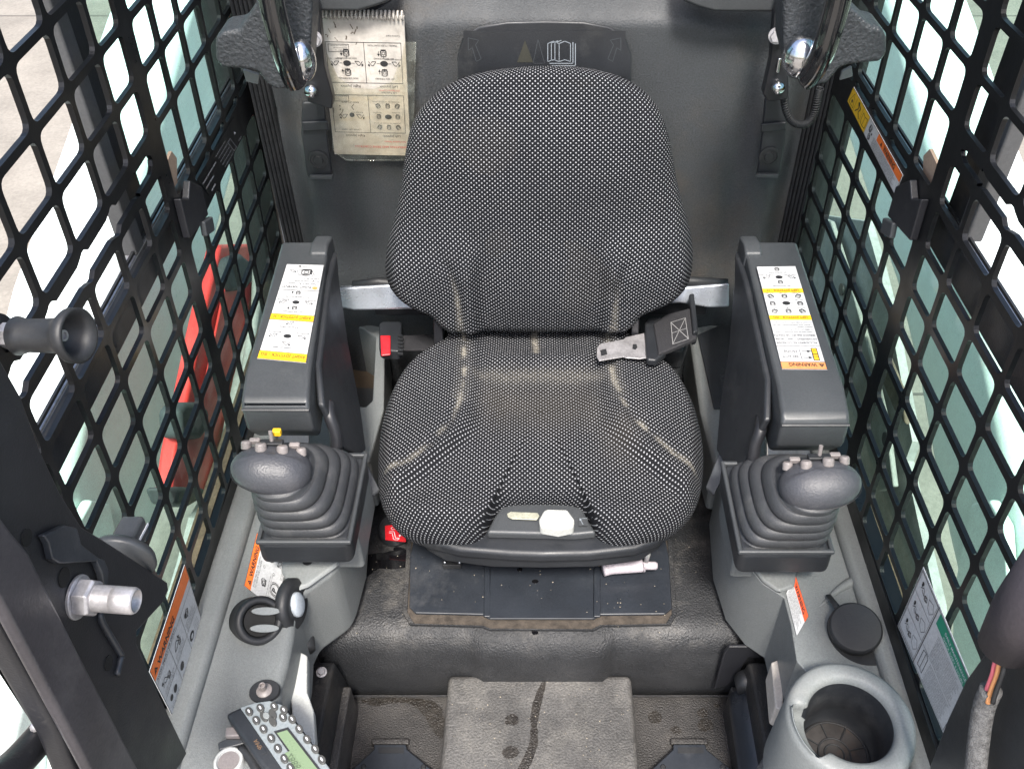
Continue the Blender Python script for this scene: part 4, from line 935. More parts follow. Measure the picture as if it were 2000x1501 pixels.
for i in range(3):
    for j in range(3):
        if i == 1 and j == 1: L.ell(.5, .61, .0060, 2, .0045); [L.line((.5 + .11 * math.cos(q), .61 + .035 * math.sin(q)), (.5 + .17 * math.cos(q), .61 + .055 * math.sin(q)), 2, .0005) for q in (0, .8, 1.57, 2.4, 3.14, 3.9, 4.7, 5.5)]; continue
        machine(L, .17 + .33 * i, .53 + .075 * j, .0050, 2, .5 * (i - 1) * (1 - j)); L.text('LEFT TURN', .08 + .33 * i, .568 + .075 * j, .0018, 2, .2)
L.rect(0, .715, 1, .760, 1); L.text('LEFT JOYSTICK - H', .12, .75, .0052, 2, .76, bold=.01)
L.text('LEFT SIDE FORWARD', .28, .79, .0026, 2, .44); machine(L, .5, .825, .0045, 2); L.ell(.5, .88, .0055, 2, .0042); bucket(L, .2, .88, .0055, 2); bucket(L, .8, .88, .0055, 2, -1); L.text('LOWER LIFT ARMS', .04, .91, .0024, 2, .34); L.text('RAISE LIFT ARMS', .64, .91, .0024, 2, .34); L.text('LEFT SIDE BACKWARD', .27, .935, .0026, 2, .46); machine(L, .5, .965, .0045, 2)
L.done('joystick_label', tr_, 'white label with faded orange warning band')

# ================================================================== JOYSTICKS
def joystick(sx, bc, gc, label):
    """bc centre of the base, gc centre of the grip"""
    t = thing('joystick', label, 'joystick', (bc[0], bc[1], .45), 'joysticks in front of the armrests')
    bx, by = bc; hx, hy = .063, .080
    b = BM(); q = [(bx - hx, by - hy), (bx + hx, by - hy), (bx + hx, by + hy), (bx - hx, by + hy)]
    lo = [b.verts.new((x + sx * .004, y + .004, .506)) for x, y in q]; hi = [b.verts.new((x, y, .560)) for x, y in q]
    for k in range(4): b.faces.new((lo[k], lo[(k + 1) % 4], hi[(k + 1) % 4], hi[k]))
    b.faces.new(lo[::-1]); b.faces.new(hi); obj('base_housing', b, PLASTICD, t, bev=.012, seg=4)
    b = BM(); ringprism(b, [(x, y, .556) for x, y in q], [(bx + (x - bx) * .9, by + (y - by) * .92, .556) for x, y in q], (0, 0, .007)); obj('base_rim', b, PLASTIC, t, bev=.0025)
    b = BM(); prism(b, [(bx - hx + .012, by - hy + .045, .44), (bx + hx - .004, by - hy + .045, .44), (bx + hx - .004, by + hy, .44), (bx - hx + .012, by + hy, .44)], (0, 0, .08)); obj('pedestal', b, GREY, t, bev=.006)
    # bellows
    b = BM(); seg = 56; rings = []; N_ = 64; gx, gy, gz = gc
    for i in range(N_ + 1):
        s_ = i / N_; z = .552 + (gz - .008 - .552) * (s_ ** .95)
        fold = .0032 * math.cos(s_ * 2 * math.pi * 5.0) if s_ < .75 else .0032 * math.cos(s_ * 2 * math.pi * 5.0) * (1 - s_) / .25
        k = 1 - .36 * s_ ** 1.9; cx = bx + (gx * .72 + bx * .28 - bx) * s_ ** 1.4; cy = by + (gy * .8 + by * .2 - by) * s_ ** 1.4; e = .40 + .45 * s_ ** 1.5
        ring = []
        for j in range(seg):
            a = 2 * math.pi * j / seg; c, s2 = math.cos(a), math.sin(a)
            x = math.copysign(abs(c) ** e, c) * ((hx - .006) * k + fold); y = math.copysign(abs(s2) ** e, s2) * ((hy - .008) * k + fold)
            ring.append(b.verts.new((cx + x, cy + y, z + .0034 * math.sin(s_ * 2 * math.pi * 5.0))))
        rings.append(ring)
    for A, B in zip(rings, rings[1:]):
        for j in range(seg): b.faces.new((A[j], A[(j + 1) % seg], B[(j + 1) % seg], B[j]))
    b.faces.new(rings[-1]); obj('bellows', b, BOOTM, t, smooth=True)
    # grip: an egg lying across, fatter towards the seat
    b = BM(); r = bmesh.ops.create_uvsphere(b, u_segments=40, v_segments=28, radius=1.0)
    tilt = Matrix.Rotation(-sx * D(10), 3, 'Y')
    for v in b.verts:
        x, y, z = v.co; s1 = 1 - .10 * (x * sx) + .04
        x = math.copysign(abs(x) ** .82, x)
        yy, zz = y * .0335 * s1, z * .030 * s1
        if z > 0 and y > 0: zz *= .9
        v.co = tilt @ V((x * .0505, yy, zz)) + V(gc)
    obj('grip', b, GRIPM, t, smooth=True)
    b = BM(); tube(b, [V(gc) + tilt @ V((.0515 * math.cos(a) ** 1 * .99, .0345 * math.sin(a), -.007)) for a in [math.pi + math.pi * k / 24 for k in range(25)]], .0006, 5); obj('mould_seam', b, RUBBER, t)
    up = V((0, .55, .83)).normalized()
    for k, (dx, dy, dz, rr) in enumerate(((-.036, .022, .016, .0062), (-.015, .012, .026, .0070), (.012, .012, .0265, .0070), (.034, .020, .017, .0062))):
        c = V(gc) + tilt @ V((dx, dy, dz)); b = BM(); lathe(b, c - up * .004, up, [(rr * 1.05, 0), (rr * 1.05, .008), (rr * .8, .0105)], 20); obj('cap_button', b, BUTTOND, t, smooth=False, bev=.0007)
    for k, dx in enumerate((-.026, .024)):
        c = V(gc) + tilt @ V((dx, .028, .020)); b = BM(); box(b, c, (.014, .007, .008)); obj('rocker', b, BUTTOND, t, bev=.002)
    b = BM(); c = V(gc) + V((0, .025, .024)); box(b, c, (.030, .010, .006)); obj('thumbwheel_slot', b, RUBBER, t, bev=.002)
    b = BM(); c = V(gc) + V((0, .026, .030)); cyl(b, c - V((0, 0, .006)), c + V((0, .004, .010)), .0026, 12); obj('toggle', b, BUTTOND, t)
    if sx < 0:
        b = BM(); c = V(gc) + V((.005, .038, .030)); box(b, c, (.011, .008, .009)); obj('float_button', b, YELLOW, t, bev=.0015)
    return t
joystick(-1, (-.312, -.142), (-.345, -.175, .652), 'left joystick with worn grip, grey buttons and a small yellow button')
joystick(1, (.320, -.158), (.352, -.200, .652), 'right joystick with worn grip and four grey buttons, none yellow')

# ================================================================== SIDE CONSOLES
zc = .456
def console(sx, label, main, rear):
    t = thing('side_console', label, 'console', (sx * .39, -.2, .25), 'grey consoles along the cab walls')
    pts = []
    for m_ in main:
        if m_ == 'ARC':
            c0 = at(1664, 1402, z=.50)
            for k in range(14): a_ = D(150 - k * 15); pts.append(V((c0.x + .070 * math.cos(a_), c0.y + .070 * math.sin(a_), zc)))
        else: pts.append(at(*m_, z=zc))
    b = BM(); prism(b, pts, (0, 0, -.16)); obj('deck', b, GREY, t, bev=.012, seg=4)
    return t
cl = console(-1, 'left grey moulded console with two round vents and a warning label',
             ((440, 930), (700, 900), (690, 1010), (668, 1085), (655, 1112), (590, 1156), (576, 1185), (572, 1240), (560, 1300), (545, 1350), (560, 1400), (600, 1445), (660, 1530), (270, 1560), (334, 1398), (452, 1009)), None)
cr = console(1, 'right grey moulded console with power socket cap and cup holder',
             ((1700, 940), (1410, 900), (1420, 1010), (1448, 1090), (1490, 1140), (1531, 1166), (1545, 1220), (1556, 1290), (1590, 1330), 'ARC', (1890, 1560), (1840, 1431), (1756, 1203), (1679, 1005)), None)
# outer raised ridges
for c_, pts in ((cl, ((-.468, .30), (-.468, -.62), (-.428, -.62), (-.428, .30))), (cr, ((.466, .30), (.470, -.62), (.438, -.62), (.43, .30)))):
    b = BM(); prism(b, [(x, y, zc - .01) for x, y in pts], (0, 0, .024)); obj('outer_ridge', b, GREY, c_, bev=.011, seg=4)
# rear parts beside the seat
b = BM(); outer = poly(((610, 600), (700, 612), (752, 643), (750, 800), (722, 900), (600, 900)), z=.42); inner = poly(((655, 625), (690, 632), (734, 658), (727, 780), (714, 792), (655, 786)), z=.42)
ringprism(b, outer, inner, (0, 0, -.12)); obj('storage_surround', b, GREY, cl, bev=.006, seg=3)
b = BM(); prism(b, [p + V((0, 0, -.115)) for p in inner], (0, 0, -.004)); obj('bin_floor', b, mat('dusty_bin_floor', (.05, .035, .022), .8, var=.5), cl)
b = BM(); prism(b, [p + V((0, 0, -.07)) for p in poly(((655, 700), (730, 705), (727, 740), (655, 738)), z=.42)], (0, 0, -.035)); obj('bin_divider', b, RUBBER, cl)
b = BM(); prism(b, poly(((1345, 640), (1420, 606), (1500, 600), (1500, 905), (1395, 908), (1368, 800)), z=.42), (0, 0, -.12)); obj('rear_block', b, GREY, cr, bev=.010, seg=3)
b = BM(); prism(b, poly(((1362, 655), (1425, 628), (1450, 790), (1394, 800)), z=.4215), (0, 0, .003)); obj('lid', b, PLASTICD, cr, bev=.0015)
L = Label(poly(((1428, 775), (1416, 690), (1398, 694), (1408, 780)), z=.4248), [PLASTICD, mat('faint_emboss', (.06, .065, .07), .5)], .0002); L.text('JOYSTICK', .05, .8, .009, 1, .9); L.done('embossed_word', cr)
# tabs under the joysticks
b = BM(); prism(b, poly(((560, 1070), (666, 1076), (662, 1108), (604, 1150), (575, 1160), (550, 1120)), z=zc + .001), (0, 0, .010)); obj('mounting_tab', b, GREYL, cl, bev=.006, seg=3)
b = BM(); c = at(601, 1096, z=zc + .0112); cyl(b, c, c + V((0, 0, .0012)), .0068); obj('tab_plug', b, RUBBER, cl)
b = BM(); prism(b, poly(((1450, 1088), (1560, 1080), (1550, 1150), (1520, 1160), (1490, 1140)), z=zc + .001), (0, 0, .008)); obj('mounting_tab', b, GREY, cr, bev=.006, seg=3)
# vents / knobs left
c = at(507, 1211, z=zc + .020); ax = V((.52, -.46, .72)).normalized()
b = BM(); R_ = .0345; lathe(b, c - ax * .008, ax, [(.031, -.03), (.0315, .002), (.0320, .008), (.0290, .013), (.0235, .0125), (.0210, .006), (.020, .002)], 60, capt=False); obj('vent_ring', b, RUBBER, cl, smooth=True)
for k in range(26):
    pass
b = BM(); cyl(b, c - ax * .006, c + ax * .0005, .0205); obj('vent_throat', b, mat('throat_black', (.004, .004, .004), .8), cl)
u_, v_, a_ = frame(ax)
for dy in (-.010, .012):
    b = BM(); lu = (V((1, 0, 0)) - ax * ax.x).normalized(); lv = ax.cross(lu); p0 = c + lu * .005 + lv * dy + ax * .006; prism(b, [p0 + lu * .019 * math.cos(q) + lv * .0052 * math.sin(q) for q in [2 * math.pi * k / 24 for k in range(24)]], ax * .004); obj('vent_louvre', b, GREYL, cl, bev=.0015)
c = at(570, 1180, z=zc + .0); ax2 = V((.97, -.10, .16)).normalized()
b = BM(); lathe(b, c - ax2 * .010, ax2, [(.031, 0), (.036, .004), (.036, .014), (.030, .019), (.022, .017)], 48); obj('vent_ring', b, RUBBER, cl, smooth=True)
b = BM(); lathe(b, c + ax2 * .006, ax2, [(.020, 0), (.019, .005), (.012, .008)], 32, sx=.8); obj('vent_disc', b, KNOBG, cl, smooth=True)
L = Label(poly(((477, 1144), (502, 1040), (563, 1092), (539, 1194)), z=zc + .0012), [PAPER, ORANGE, INK], .0004)
L.rect(0, 0, 1, .20, 1); L.frame(0, 0, 1, 1, 2, .0007); tri(L, .12, .12, .0042, 2, 1); L.text('WARNING', .22, .165, .0072, 2, .7, bold=.03)
L.text('AVOID INJURY OR DEATH', .1, .275, .003, 2, .75); L.text('TO LEAVE THE LOADER:', .1, .335, .003, 2, .7); L.ring(.78, .55, .0065, 2, .0012); L.text('STOP', .70, .57, .0026, 2, .18); machine(L, .3, .50, .006, 2, 1.2); bucket(L, .3, .52, .006, 2); bucket(L, .8, .82, .006, 2)
L.ring(.32, .84, .0085, 2, .0013); L.ring(.32, .84, .0105, 2, .0011, a0=-50, a1=50); L.ring(.32, .84, .0105, 2, .0011, a0=130, a1=230); L.text('P', .27, .89, .0085, 2, bold=.04)
smallprint(L, .1, .62, .6, .72, 2, 2, .0016, seed=20); smallprint(L, .55, .90, .95, .98, 2, 2, .0014, seed=21); L.ring(.55, .42, .002, 2, .0006); L.ring(.55, .72, .002, 2, .0006); L.ring(.13, .75, .002, 2, .0006)
L.done('warning_label', cl)
# stud
c = at(517, 1350, z=zc); b = BM(); lathe(b, c, (0, 0, 1), [(.010, 0), (.010, .004), (.006, .006), (.0042, .008), (.0042, .017), (.0028, .017), (.0028, .012)], 24); obj('terminal_stud', b, BUTTOND, cl, bev=.0008)
b = BM(); lathe(b, c - V((0, 0, .001)), (0, 0, 1), [(.018, 0), (.017, .004)], 30, sx=1.1, sy=.9); obj('stud_seal', b, RUBBER, cl)
# right console details
L = Label(poly(((1553, 1121), (1579, 1203), (1556, 1243), (1535, 1158)), z=zc + .0012), [PAPER, mat('red_orange', (.70, .10, .03), .45), INK], .0004)
L.rect(0, 0, 1, .32, 1); L.frame(0, 0, 1, 1, 2, .0006); tri(L, .09, .18, .0030, 2, 1); L.text('WARNING', .17, .28, .0066, 2, .76, bold=.03); smallprint(L, .06, .36, .95, .96, 7, 2, .0019, seed=22); L.done('warning_label', cr)
c = at(1672, 1238, z=zc)
b = BM(); lathe(b, c + V((.008, .0, -.02)), (0, 0, 1), [(.043, 0), (.046, .0215)], 48); obj('socket_well', b, RUBBER, cr)
b = BM(); ax = V((-.10, -.22, 1)).normalized(); lathe(b, c + V((-.004, .002, 0)), ax, [(.030, 0), (.032, .006), (.034, .010), (.0345, .021), (.032, .0245), (.015, .0262)], 56); obj('socket_cap', b, RUBBER, cr, bev=.001)
b = BM(); tube(b, [at(1618, 1162, z=zc + .006), at(1630, 1178, z=zc + .016), at(1645, 1200, z=zc + .018)], [.004, .0045, .006], 10, flat=.5); obj('cap_strap', b, RUBBER, cr, smooth=True)
b = BM(); tube(b, catmull([at(x, y, z=zc + .001) for x, y in ((1690, 1120), (1700, 1150), (1725, 1160), (1745, 1190), (1752, 1230), (1745, 1275))], 5), [.001 + .006 * math.sin(math.pi * k / 25) for k in range(26)], 10); obj('moulded_lip', b, GREY, cr, smooth=True)
b = BM(); tube(b, catmull([at(x, y, z=zc - .001) for x, y in ((1600, 1185), (1640, 1150), (1675, 1135), (1710, 1148), (1735, 1180))], 5), [.001 + .007 * math.sin(math.pi * k / 20) for k in range(21)], 10); obj('moulded_lip', b, GREY, cr, smooth=True)
# cup holder, with a handle slot open to the left
t = cr
cc = at(1664, 1402, z=.50); ro, ri, dep = .0765, .0515, .100
b = BM(); n = 96
def cup(r, z, k, notch=0):
    a = 2 * math.pi * k / n; c_, s_ = math.cos(a), math.sin(a); rr = r
    if notch:
        da = (a - math.pi * 1.08 + math.pi) % (2 * math.pi) - math.pi
        rr = r + (notch) * sm((.62 - abs(da)) / .14)
    return V((cc.x + rr * c_, cc.y + rr * s_, z))
lev = [(ro + .004, .36, 0), (ro + .002, .44, 0), (ro, .488, 0), (ro - .003, .497, 0), (ro - .008, .500, 0), (ri + .006, .500, .0130), (ri + .001, .497, .0170), (ri - .001, .489, .0185), (ri - .002, .470, .0190), (ri - .004, .466, .002), (ri - .005, .44, .0), (ri - .007, .500 - dep, 0)]
rings = [[b.verts.new(cup(r, z, k, nn)) for k in range(n)] for r, z, nn in lev]
for A, B in zip(rings, rings[1:]):
    for k in range(n): b.faces.new((A[k], A[(k + 1) % n], B[(k + 1) % n], B[k]))
b.faces.new(rings[-1]); bmesh.ops.recalc_face_normals(b, faces=b.faces)
for f in b.faces:
    f.material_index = 1 if (f.calc_center_median() - V((cc.x, cc.y, 0))).xy.length < ri + .001 and f.calc_center_median().z < .491 or f.calc_center_median().z < .42 and (f.calc_center_median().xy - cc.xy).length < ri else 0
obj('cup_holder', b, [GREYL, PLASTICD], cr, smooth=True)
b = BM(); lathe(b, (cc.x, cc.y, .403), (0, 0, 1), [(.043, 0), (.043, .003)], 48); o = obj('cup_mat', b, mat('brown_dusty_rubber', (.026, .023, .022), .7, var=.5, vscale=50, dust=.4, dthr=.55, dcol=(.25, .12, .05)), cr)
for r_ in (.012, .020, .041):
    b = BM(); tube(b, [V((cc.x + r_ * math.cos(q), cc.y + r_ * math.sin(q), .4068)) for q in [2 * math.pi * k / 40 for k in range(40)]], .0012, 6, closed=True); obj('mat_ring', b, RUBBER, cr, smooth=True)
for k in range(8):
    q = k * math.pi / 4 + .2; b = BM(); tube(b, [V((cc.x + r_ * math.cos(q), cc.y + r_ * math.sin(q), .4068)) for r_ in (.021, .040)], .0011, 6); obj('mat_rib', b, RUBBER, cr)

# radio, switch and connector on the left console
t = thing('control_panel', 'dark keypad panel with silver face, green screen and oval buttons on the left console', 'control panel', at(560, 1440, z=.47))
zr_ = .486
b = BM(); prism(b, poly(((438, 1392), (470, 1378), (528, 1366), (556, 1374), (690, 1560), (560, 1560), (505, 1490)), z=zr_), (0, 0, -.04)); obj('case', b, PLASTICD, t, bev=.006, seg=3)
b = BM(); prism(b, poly(((470, 1383), (500, 1374), (528, 1370), (552, 1378), (655, 1515), (685, 1556), (590, 1556), (550, 1500)), z=zr_ + .0005), (0, 0, .004)); obj('faceplate', b, SILVER, t, bev=.0015)
zq = zr_ + .0045
b = BM(); prism(b, poly(((535, 1428), (563, 1420), (640, 1520), (600, 1520)), z=zq + .0002), (0, 0, .0012)); obj('screen_bezel', b, RUBBER, t)
b = BM(); prism(b, poly(((541, 1431), (561, 1425), (634, 1519), (605, 1519)), z=zq + .0014), (0, 0, .0006)); obj('screen', b, LCD, t)
L = Label(poly(((556, 1470), (590, 1515), (602, 1512), (567, 1465)), z=zq + .0021), [LCD, LCDINK], .0002); L.text('2888', .1, .85, .008, 1, .8); L.done('digits', t)
def oval(px, py, r1, r2, m, nm, ang=.9, h=.003):
    c = at(px, py, z=zq); b = BM(); u = V((math.cos(-ang), math.sin(-ang), 0)); v = V((-u.y, u.x, 0))
    prism(b, [c + u * r1 * math.cos(q) + v * r2 * math.sin(q) for q in [2 * math.pi * k / 18 for k in range(18)]], (0, 0, h)); obj(nm, b, m, t, bev=.0009)
    b2 = BM(); prism(b2, [c + V((0, 0, h)) + u * r1 * .45 * math.cos(q) + v * r2 * .25 * math.sin(q) for q in [2 * math.pi * k / 8 for k in range(8)]], (0, 0, .0003)); return b2
for px, py in ((487, 1390), (501, 1407), (515, 1424), (530, 1442), (543, 1462), (556, 1482), (568, 1500), (509, 1383), (536, 1380), (555, 1387), (553, 1401), (571, 1405), (585, 1424), (600, 1444), (616, 1463), (629, 1484)):
    b2 = oval(px, py, .0062, .0042, BUTTON, 'key'); obj('key_symbol', b2, WHITEINK, t)
for px, py, a_ in ((516, 1400, .9), (533, 1395, .9), (533, 1409, .9)): oval(px, py, .0075, .0038, BUTTON, 'menu_key', a_)
oval(521, 1399, .0050, .0036, GREYL, 'centre_key', .9, .0042)
L = Label(poly(((495, 1442), (514, 1472), (522, 1470), (502, 1440)), z=zr_ + .001), [PLASTICD, mat('bronze_print', (.28, .17, .10), .4, .5)], .0003); L.text('AMP', .08, .85, .0055, 1, .85); L.done('badge', t)
t = thing('key_switch', 'round key switch with pale metal ring beside the keypad panel', 'switch', at(447, 1487, z=zc))
c = at(447, 1487, z=zc + .006); b = BM(); lathe(b, c - V((0, 0, .008)), (0, 0, 1), [(.0175, 0), (.0175, .010), (.0165, .0125), (.0135, .0125), (.0125, .009)], 40); obj('ring', b, WHITEPL, t, smooth=False, bev=.001)
b = BM(); cyl(b, c - V((0, 0, .006)), c + V((0, 0, .0015)), .0125); obj('face', b, BUTTOND, t)
t = thing('connector_block', 'grey connector block with cable beside the keypad panel', 'connector', at(462, 1437, z=zc))
zbox('plug', ((445, 1428), (478, 1424), (480, 1444), (444, 1446)), zc + .004, .012, BUTTOND, t, .002)
zbox('socket', ((428, 1455), (445, 1447), (482, 1447), (484, 1456), (445, 1466), (430, 1470)), zc + .002, .008, PLASTIC, t, .002)
b = BM(); tube(b, catmull([at(x, y, z=zc + .006) for x, y in ((470, 1460), (490, 1480), (510, 1520))]), .006); obj('cable', b, RUBBER, t, smooth=True)

# ================================================================== SEAT BOX AND FLOOR
sb = thing('seat_box', 'black textured seat box under the seat, dusty and wet in places', 'seat box', (0, 0, .15))
b = BM(); ny = 1
prof = [(-.19, .10), (-.197, .15), (-.199, .20), (-.196, .245), (-.188, .268), (-.172, .279), (-.15, .281), (.44, .281), (.44, .10)]
nx = 60; rows = []
for i in range(nx + 1):
    x = -.357 + .722 * i / nx; mid = sm((.112 - abs(x - .002)) / .014); row = []
    edge = sm((.361 - abs(x - .004)) / .012)
    for y, z in prof: row.append(b.verts.new((x, y - (.012 * mid if y < -.14 and z > .12 else 0), z - (1 - edge) * .008 - (.0 if z > .26 else 0))))
    rows.append(row)
for A, B in zip(rows, rows[1:]):
    for k in range(len(prof) - 1): b.faces.new((A[k], A[k + 1], B[k + 1], B[k]))
b.faces.new(rows[0]); b.faces.new(rows[-1][::-1])
obj('moulding', b, TUBM, sb, bev=.0)
sb_o = bpy.data.objects[sb.children[0].name if sb.children else 'moulding']
for p_ in sb_o.data.polygons: p_.use_smooth = True
rimpx = [(795, 1050), (786, 1195), (800, 1218), (940, 1222), (955, 1228), (1160, 1229), (1176, 1221), (1310, 1218), (1322, 1198), (1312, 1050)]
pp = poly(rimpx, z=.285); b = BM(); ringprism(b, pp, [p_ * .965 + (sum(pp, V((0, 0, 0))) / len(pp)) * .035 for p_ in pp], (0, 0, -.006)); obj('plate_rim', b, TUBM, sb, bev=.003)
b = BM(); prism(b, [p_ * .985 + (sum(pp, V((0, 0, 0))) / len(pp)) * .015 for p_ in poly(rimpx, z=.2822)], (0, 0, .0006)); obj('dusty_gap', b, mat('brown_dust', (.055, .045, .036), .9, var=.5, vscale=60, bump=.5), sb)
b = BM()
for xa, xb, zz in ((803, 949, .2860), (1168, 1310, .2860)):
    pass
plate = [(812, 1040), (801, 1090), (800, 1188), (812, 1200), (943, 1203), (954, 1210), (1160, 1211), (1172, 1203), (1298, 1202), (1312, 1190), (1306, 1090), (1296, 1040)]
prism(b, poly(plate, z=.2836), (0, 0, .0055)); obj('pedestal_plate', b, PLATEM, sb, bev=.002)
for xa, xb in ((946, 957), (1160, 1172)):
    b = BM(); prism(b, [at(xa, 1100, z=.2893), at(xb, 1100, z=.2893), at(xb + 1, 1206, z=.2893), at(xa - 1, 1206, z=.2893)], (0, 0, .004)); obj('plate_ridge', b, PLATEM, sb, bev=.0018)
b = BM(); prism(b, [at(958, 1100, z=.2895), at(1159, 1100, z=.2895), at(1159, 1210, z=.2895), at(956, 1210, z=.2895)], (0, 0, .0035)); obj('raised_centre', b, PLATEM, sb, bev=.0012)
b = BM(); prism(b, [(-.22, .0, .289), (.22, .0, .289), (.20, .0, .38), (-.20, .0, .38)], (0, .2, 0)); obj('suspension_shroud', b, RUBBER, sb, bev=.01)
b = BM(); box(b, at(883, 1102, z=.296), (.030, .010, .010)); obj('clip_bracket', b, RUBBER, sb, bev=.001)
for dx in (-.012, .012):
    b = BM(); bmesh.ops.create_uvsphere(b, u_segments=12, v_segments=8, radius=.0032); bmesh.ops.translate(b, verts=b.verts, vec=at(883, 1097, z=.303) + V((dx, 0, 0))); obj('clip_ball', b, CHROME, sb, smooth=True)
# wet patches: thin water film with ragged outlines, lying on real surfaces
def wet(name, pxs, z, parent, h=.0007, amp=.004, seed=0, nrm=None, m=None):
    pts = smoothloop(poly(pxs, z=z), 2); pts = resample(pts, 90); c_ = sum(pts, V((0, 0, 0))) / len(pts); out = []
    for p_ in pts:
        k = noise.noise(V((p_.x * 90 + seed, p_.y * 90, 3))) + .6 * noise.noise(V((p_.x * 260 + seed, p_.y * 260, 5))); d = (p_ - c_).normalized(); out.append(p_ + d * k * amp)
    b = BM(); vs = [b.verts.new(p_) for p_ in out]; f = b.faces.new(vs); r = bmesh.ops.triangulate(b, faces=[f]); ex = bmesh.ops.extrude_face_region(b, geom=r['faces'])
    bmesh.ops.translate(b, verts=[v for v in ex['geom'] if isinstance(v, bmesh.types.BMVert)], vec=(0, 0, h)); return obj(name, b, m or WATER, parent)
wet('wet_patch', ((640, 1135), (690, 1085), (745, 1080), (775, 1072), (800, 1090), (798, 1108), (765, 1112), (735, 1108), (715, 1130), (670, 1140), (645, 1150)), .2815, sb, seed=1)
wet('wet_patch', ((768, 1068), (785, 1066), (800, 1085), (800, 1108), (785, 1105), (770, 1085)), .2817, sb, amp=.002, seed=2)
for px, py, r_ in ((700, 1030, 7), (712, 1020, 6), (690, 1065, 5), (640, 1160, 9), (722, 1010, 5), (1045, 1235, 8), (708, 1045, 4)):
    wet('water_spot', [(px + r_ * math.cos(q), py + r_ * .6 * math.sin(q)) for q in (0, .9, 1.8, 2.7, 3.6, 4.5, 5.4)], .2816, sb, amp=.0015, seed=px)
for px, py, r_ in ((1072, 1078, 5), (1095, 1090, 6), (1015, 1112, 6), (1045, 1135, 7), (985, 1090, 4)):
    wet('water_spot', [(px + r_ * math.cos(q), py + r_ * .6 * math.sin(q)) for q in (0, .9, 1.8, 2.7, 3.6, 4.5, 5.4)], .2932 if py > 1100 else .408, sb, amp=.0006, seed=px)

fl = thing('floor_tub', 'black floor tub with a dirty raised hump between two foot wells', 'floor', (0, -.4, .05))
b = BM(); prism(b, [(-.150, -.197, .08), (.147, -.197, .08), (.150, -.75, .08), (-.153, -.75, .08)], (0, 0, .10)); obj('centre_hump', b, MATM, fl, bev=.010, seg=4)
for sx in (-1, 1):
    b = BM(); box2(b, (sx * .13, -.19, .06), (sx * .34, -.75, .10)); obj('foot_well', b, WELLM, fl, bev=.004)
    b = BM(); prism(b, [(sx * .13, -.190, .09), (sx * .34, -.190, .09), (sx * .34, -.205, .12), (sx * .34, -.213, .10), (sx * .13, -.213, .10), (sx * .13, -.205, .12)][:3] + [(sx * .13, -.205, .12)], (0, .004, 0)); obj('riser_foot', b, TUBWALL, fl)
    # kick panel: an upright box with sloping rear corner
    xa, xb = (-.352, -.316) if sx < 0 else (.318, .362)
    b = BM(); prism(b, [(xa, -.222, .262), (xa, -.245, .268), (xa, -.75, .268), (xa, -.75, .06), (xa, -.200, .06), (xa, -.200, .17)], (xb - xa, 0, 0)); obj('kick_panel', b, TUBWALL, fl, bev=.006, seg=3)
    b = BM(); prism(b, [(sx * .303, -.22, .185), (sx * .303, -.75, .185), (sx * .318, -.75, .185), (sx * .318, -.22, .185)], (0, 0, -.12)); obj('inner_step', b, TUBWALL if sx > 0 else WELLM, fl, bev=.004)
    c = at(628 if sx < 0 else 1512, 1312 if sx < 0 else 1322, z=.27); b = BM(); hexbolt(b, c, (-sx * .1, -.2, 1), .0060, .006); obj('bolt', b, ZINC, fl)
b = BM(); prism(b, [(-.42, -.75, .04), (.42, -.75, .04), (.42, .3, .04), (-.42, .3, .04)], (0, 0, .015)); obj('base_sheet', b, TUBWALL, fl)
for sx in (-1, 1):
    b = BM(); box2(b, (sx * .365, -.75, .05), (sx * .352, .1, .31)); obj('side_sheet', b, TUBWALL, fl)
# right angle bracket with opening and the big black cylinder in front of it
t = thing('pivot_bracket', 'black angled steel bracket with zinc bolt at the front right corner of the seat box', 'bracket', (.32, -.22, .24))
b = BM(); o_ = [(1414, 1275), (1424, 1263), (1500, 1263), (1508, 1270), (1516, 1330), (1500, 1335), (1498, 1290), (1492, 1284), (1462, 1284), (1428, 1335), (1395, 1345)]
prism(b, poly(o_, y=-.214), (0, .006, 0)); obj('bracket_plate', b, BLACKSTEEL, t, bev=.002)
c = at(1511, 1322, y=-.222); b = BM(); hexbolt(b, c, (0, -1, .5), .0080, .009); obj('bolt', b, ZINC, t)
t = thing('dark_cylinder', 'black round cylinder lying beside the right foot well', 'cylinder', (.345, -.4, .2))
b = BM(); lathe(b, (.325, -.235, .19), (0, -1, -.03), [(.018, 0), (.026, .004), (.030, .03), (.030, .5)], 32); obj('barrel', b, PLATEM, t, smooth=True)
b = BM(); lathe(b, (.322, -.218, .215), (0, -1, .3), [(.012, 0), (.018, .006), (.018, .03)], 24); obj('neck', b, RUBBER, t, smooth=True)
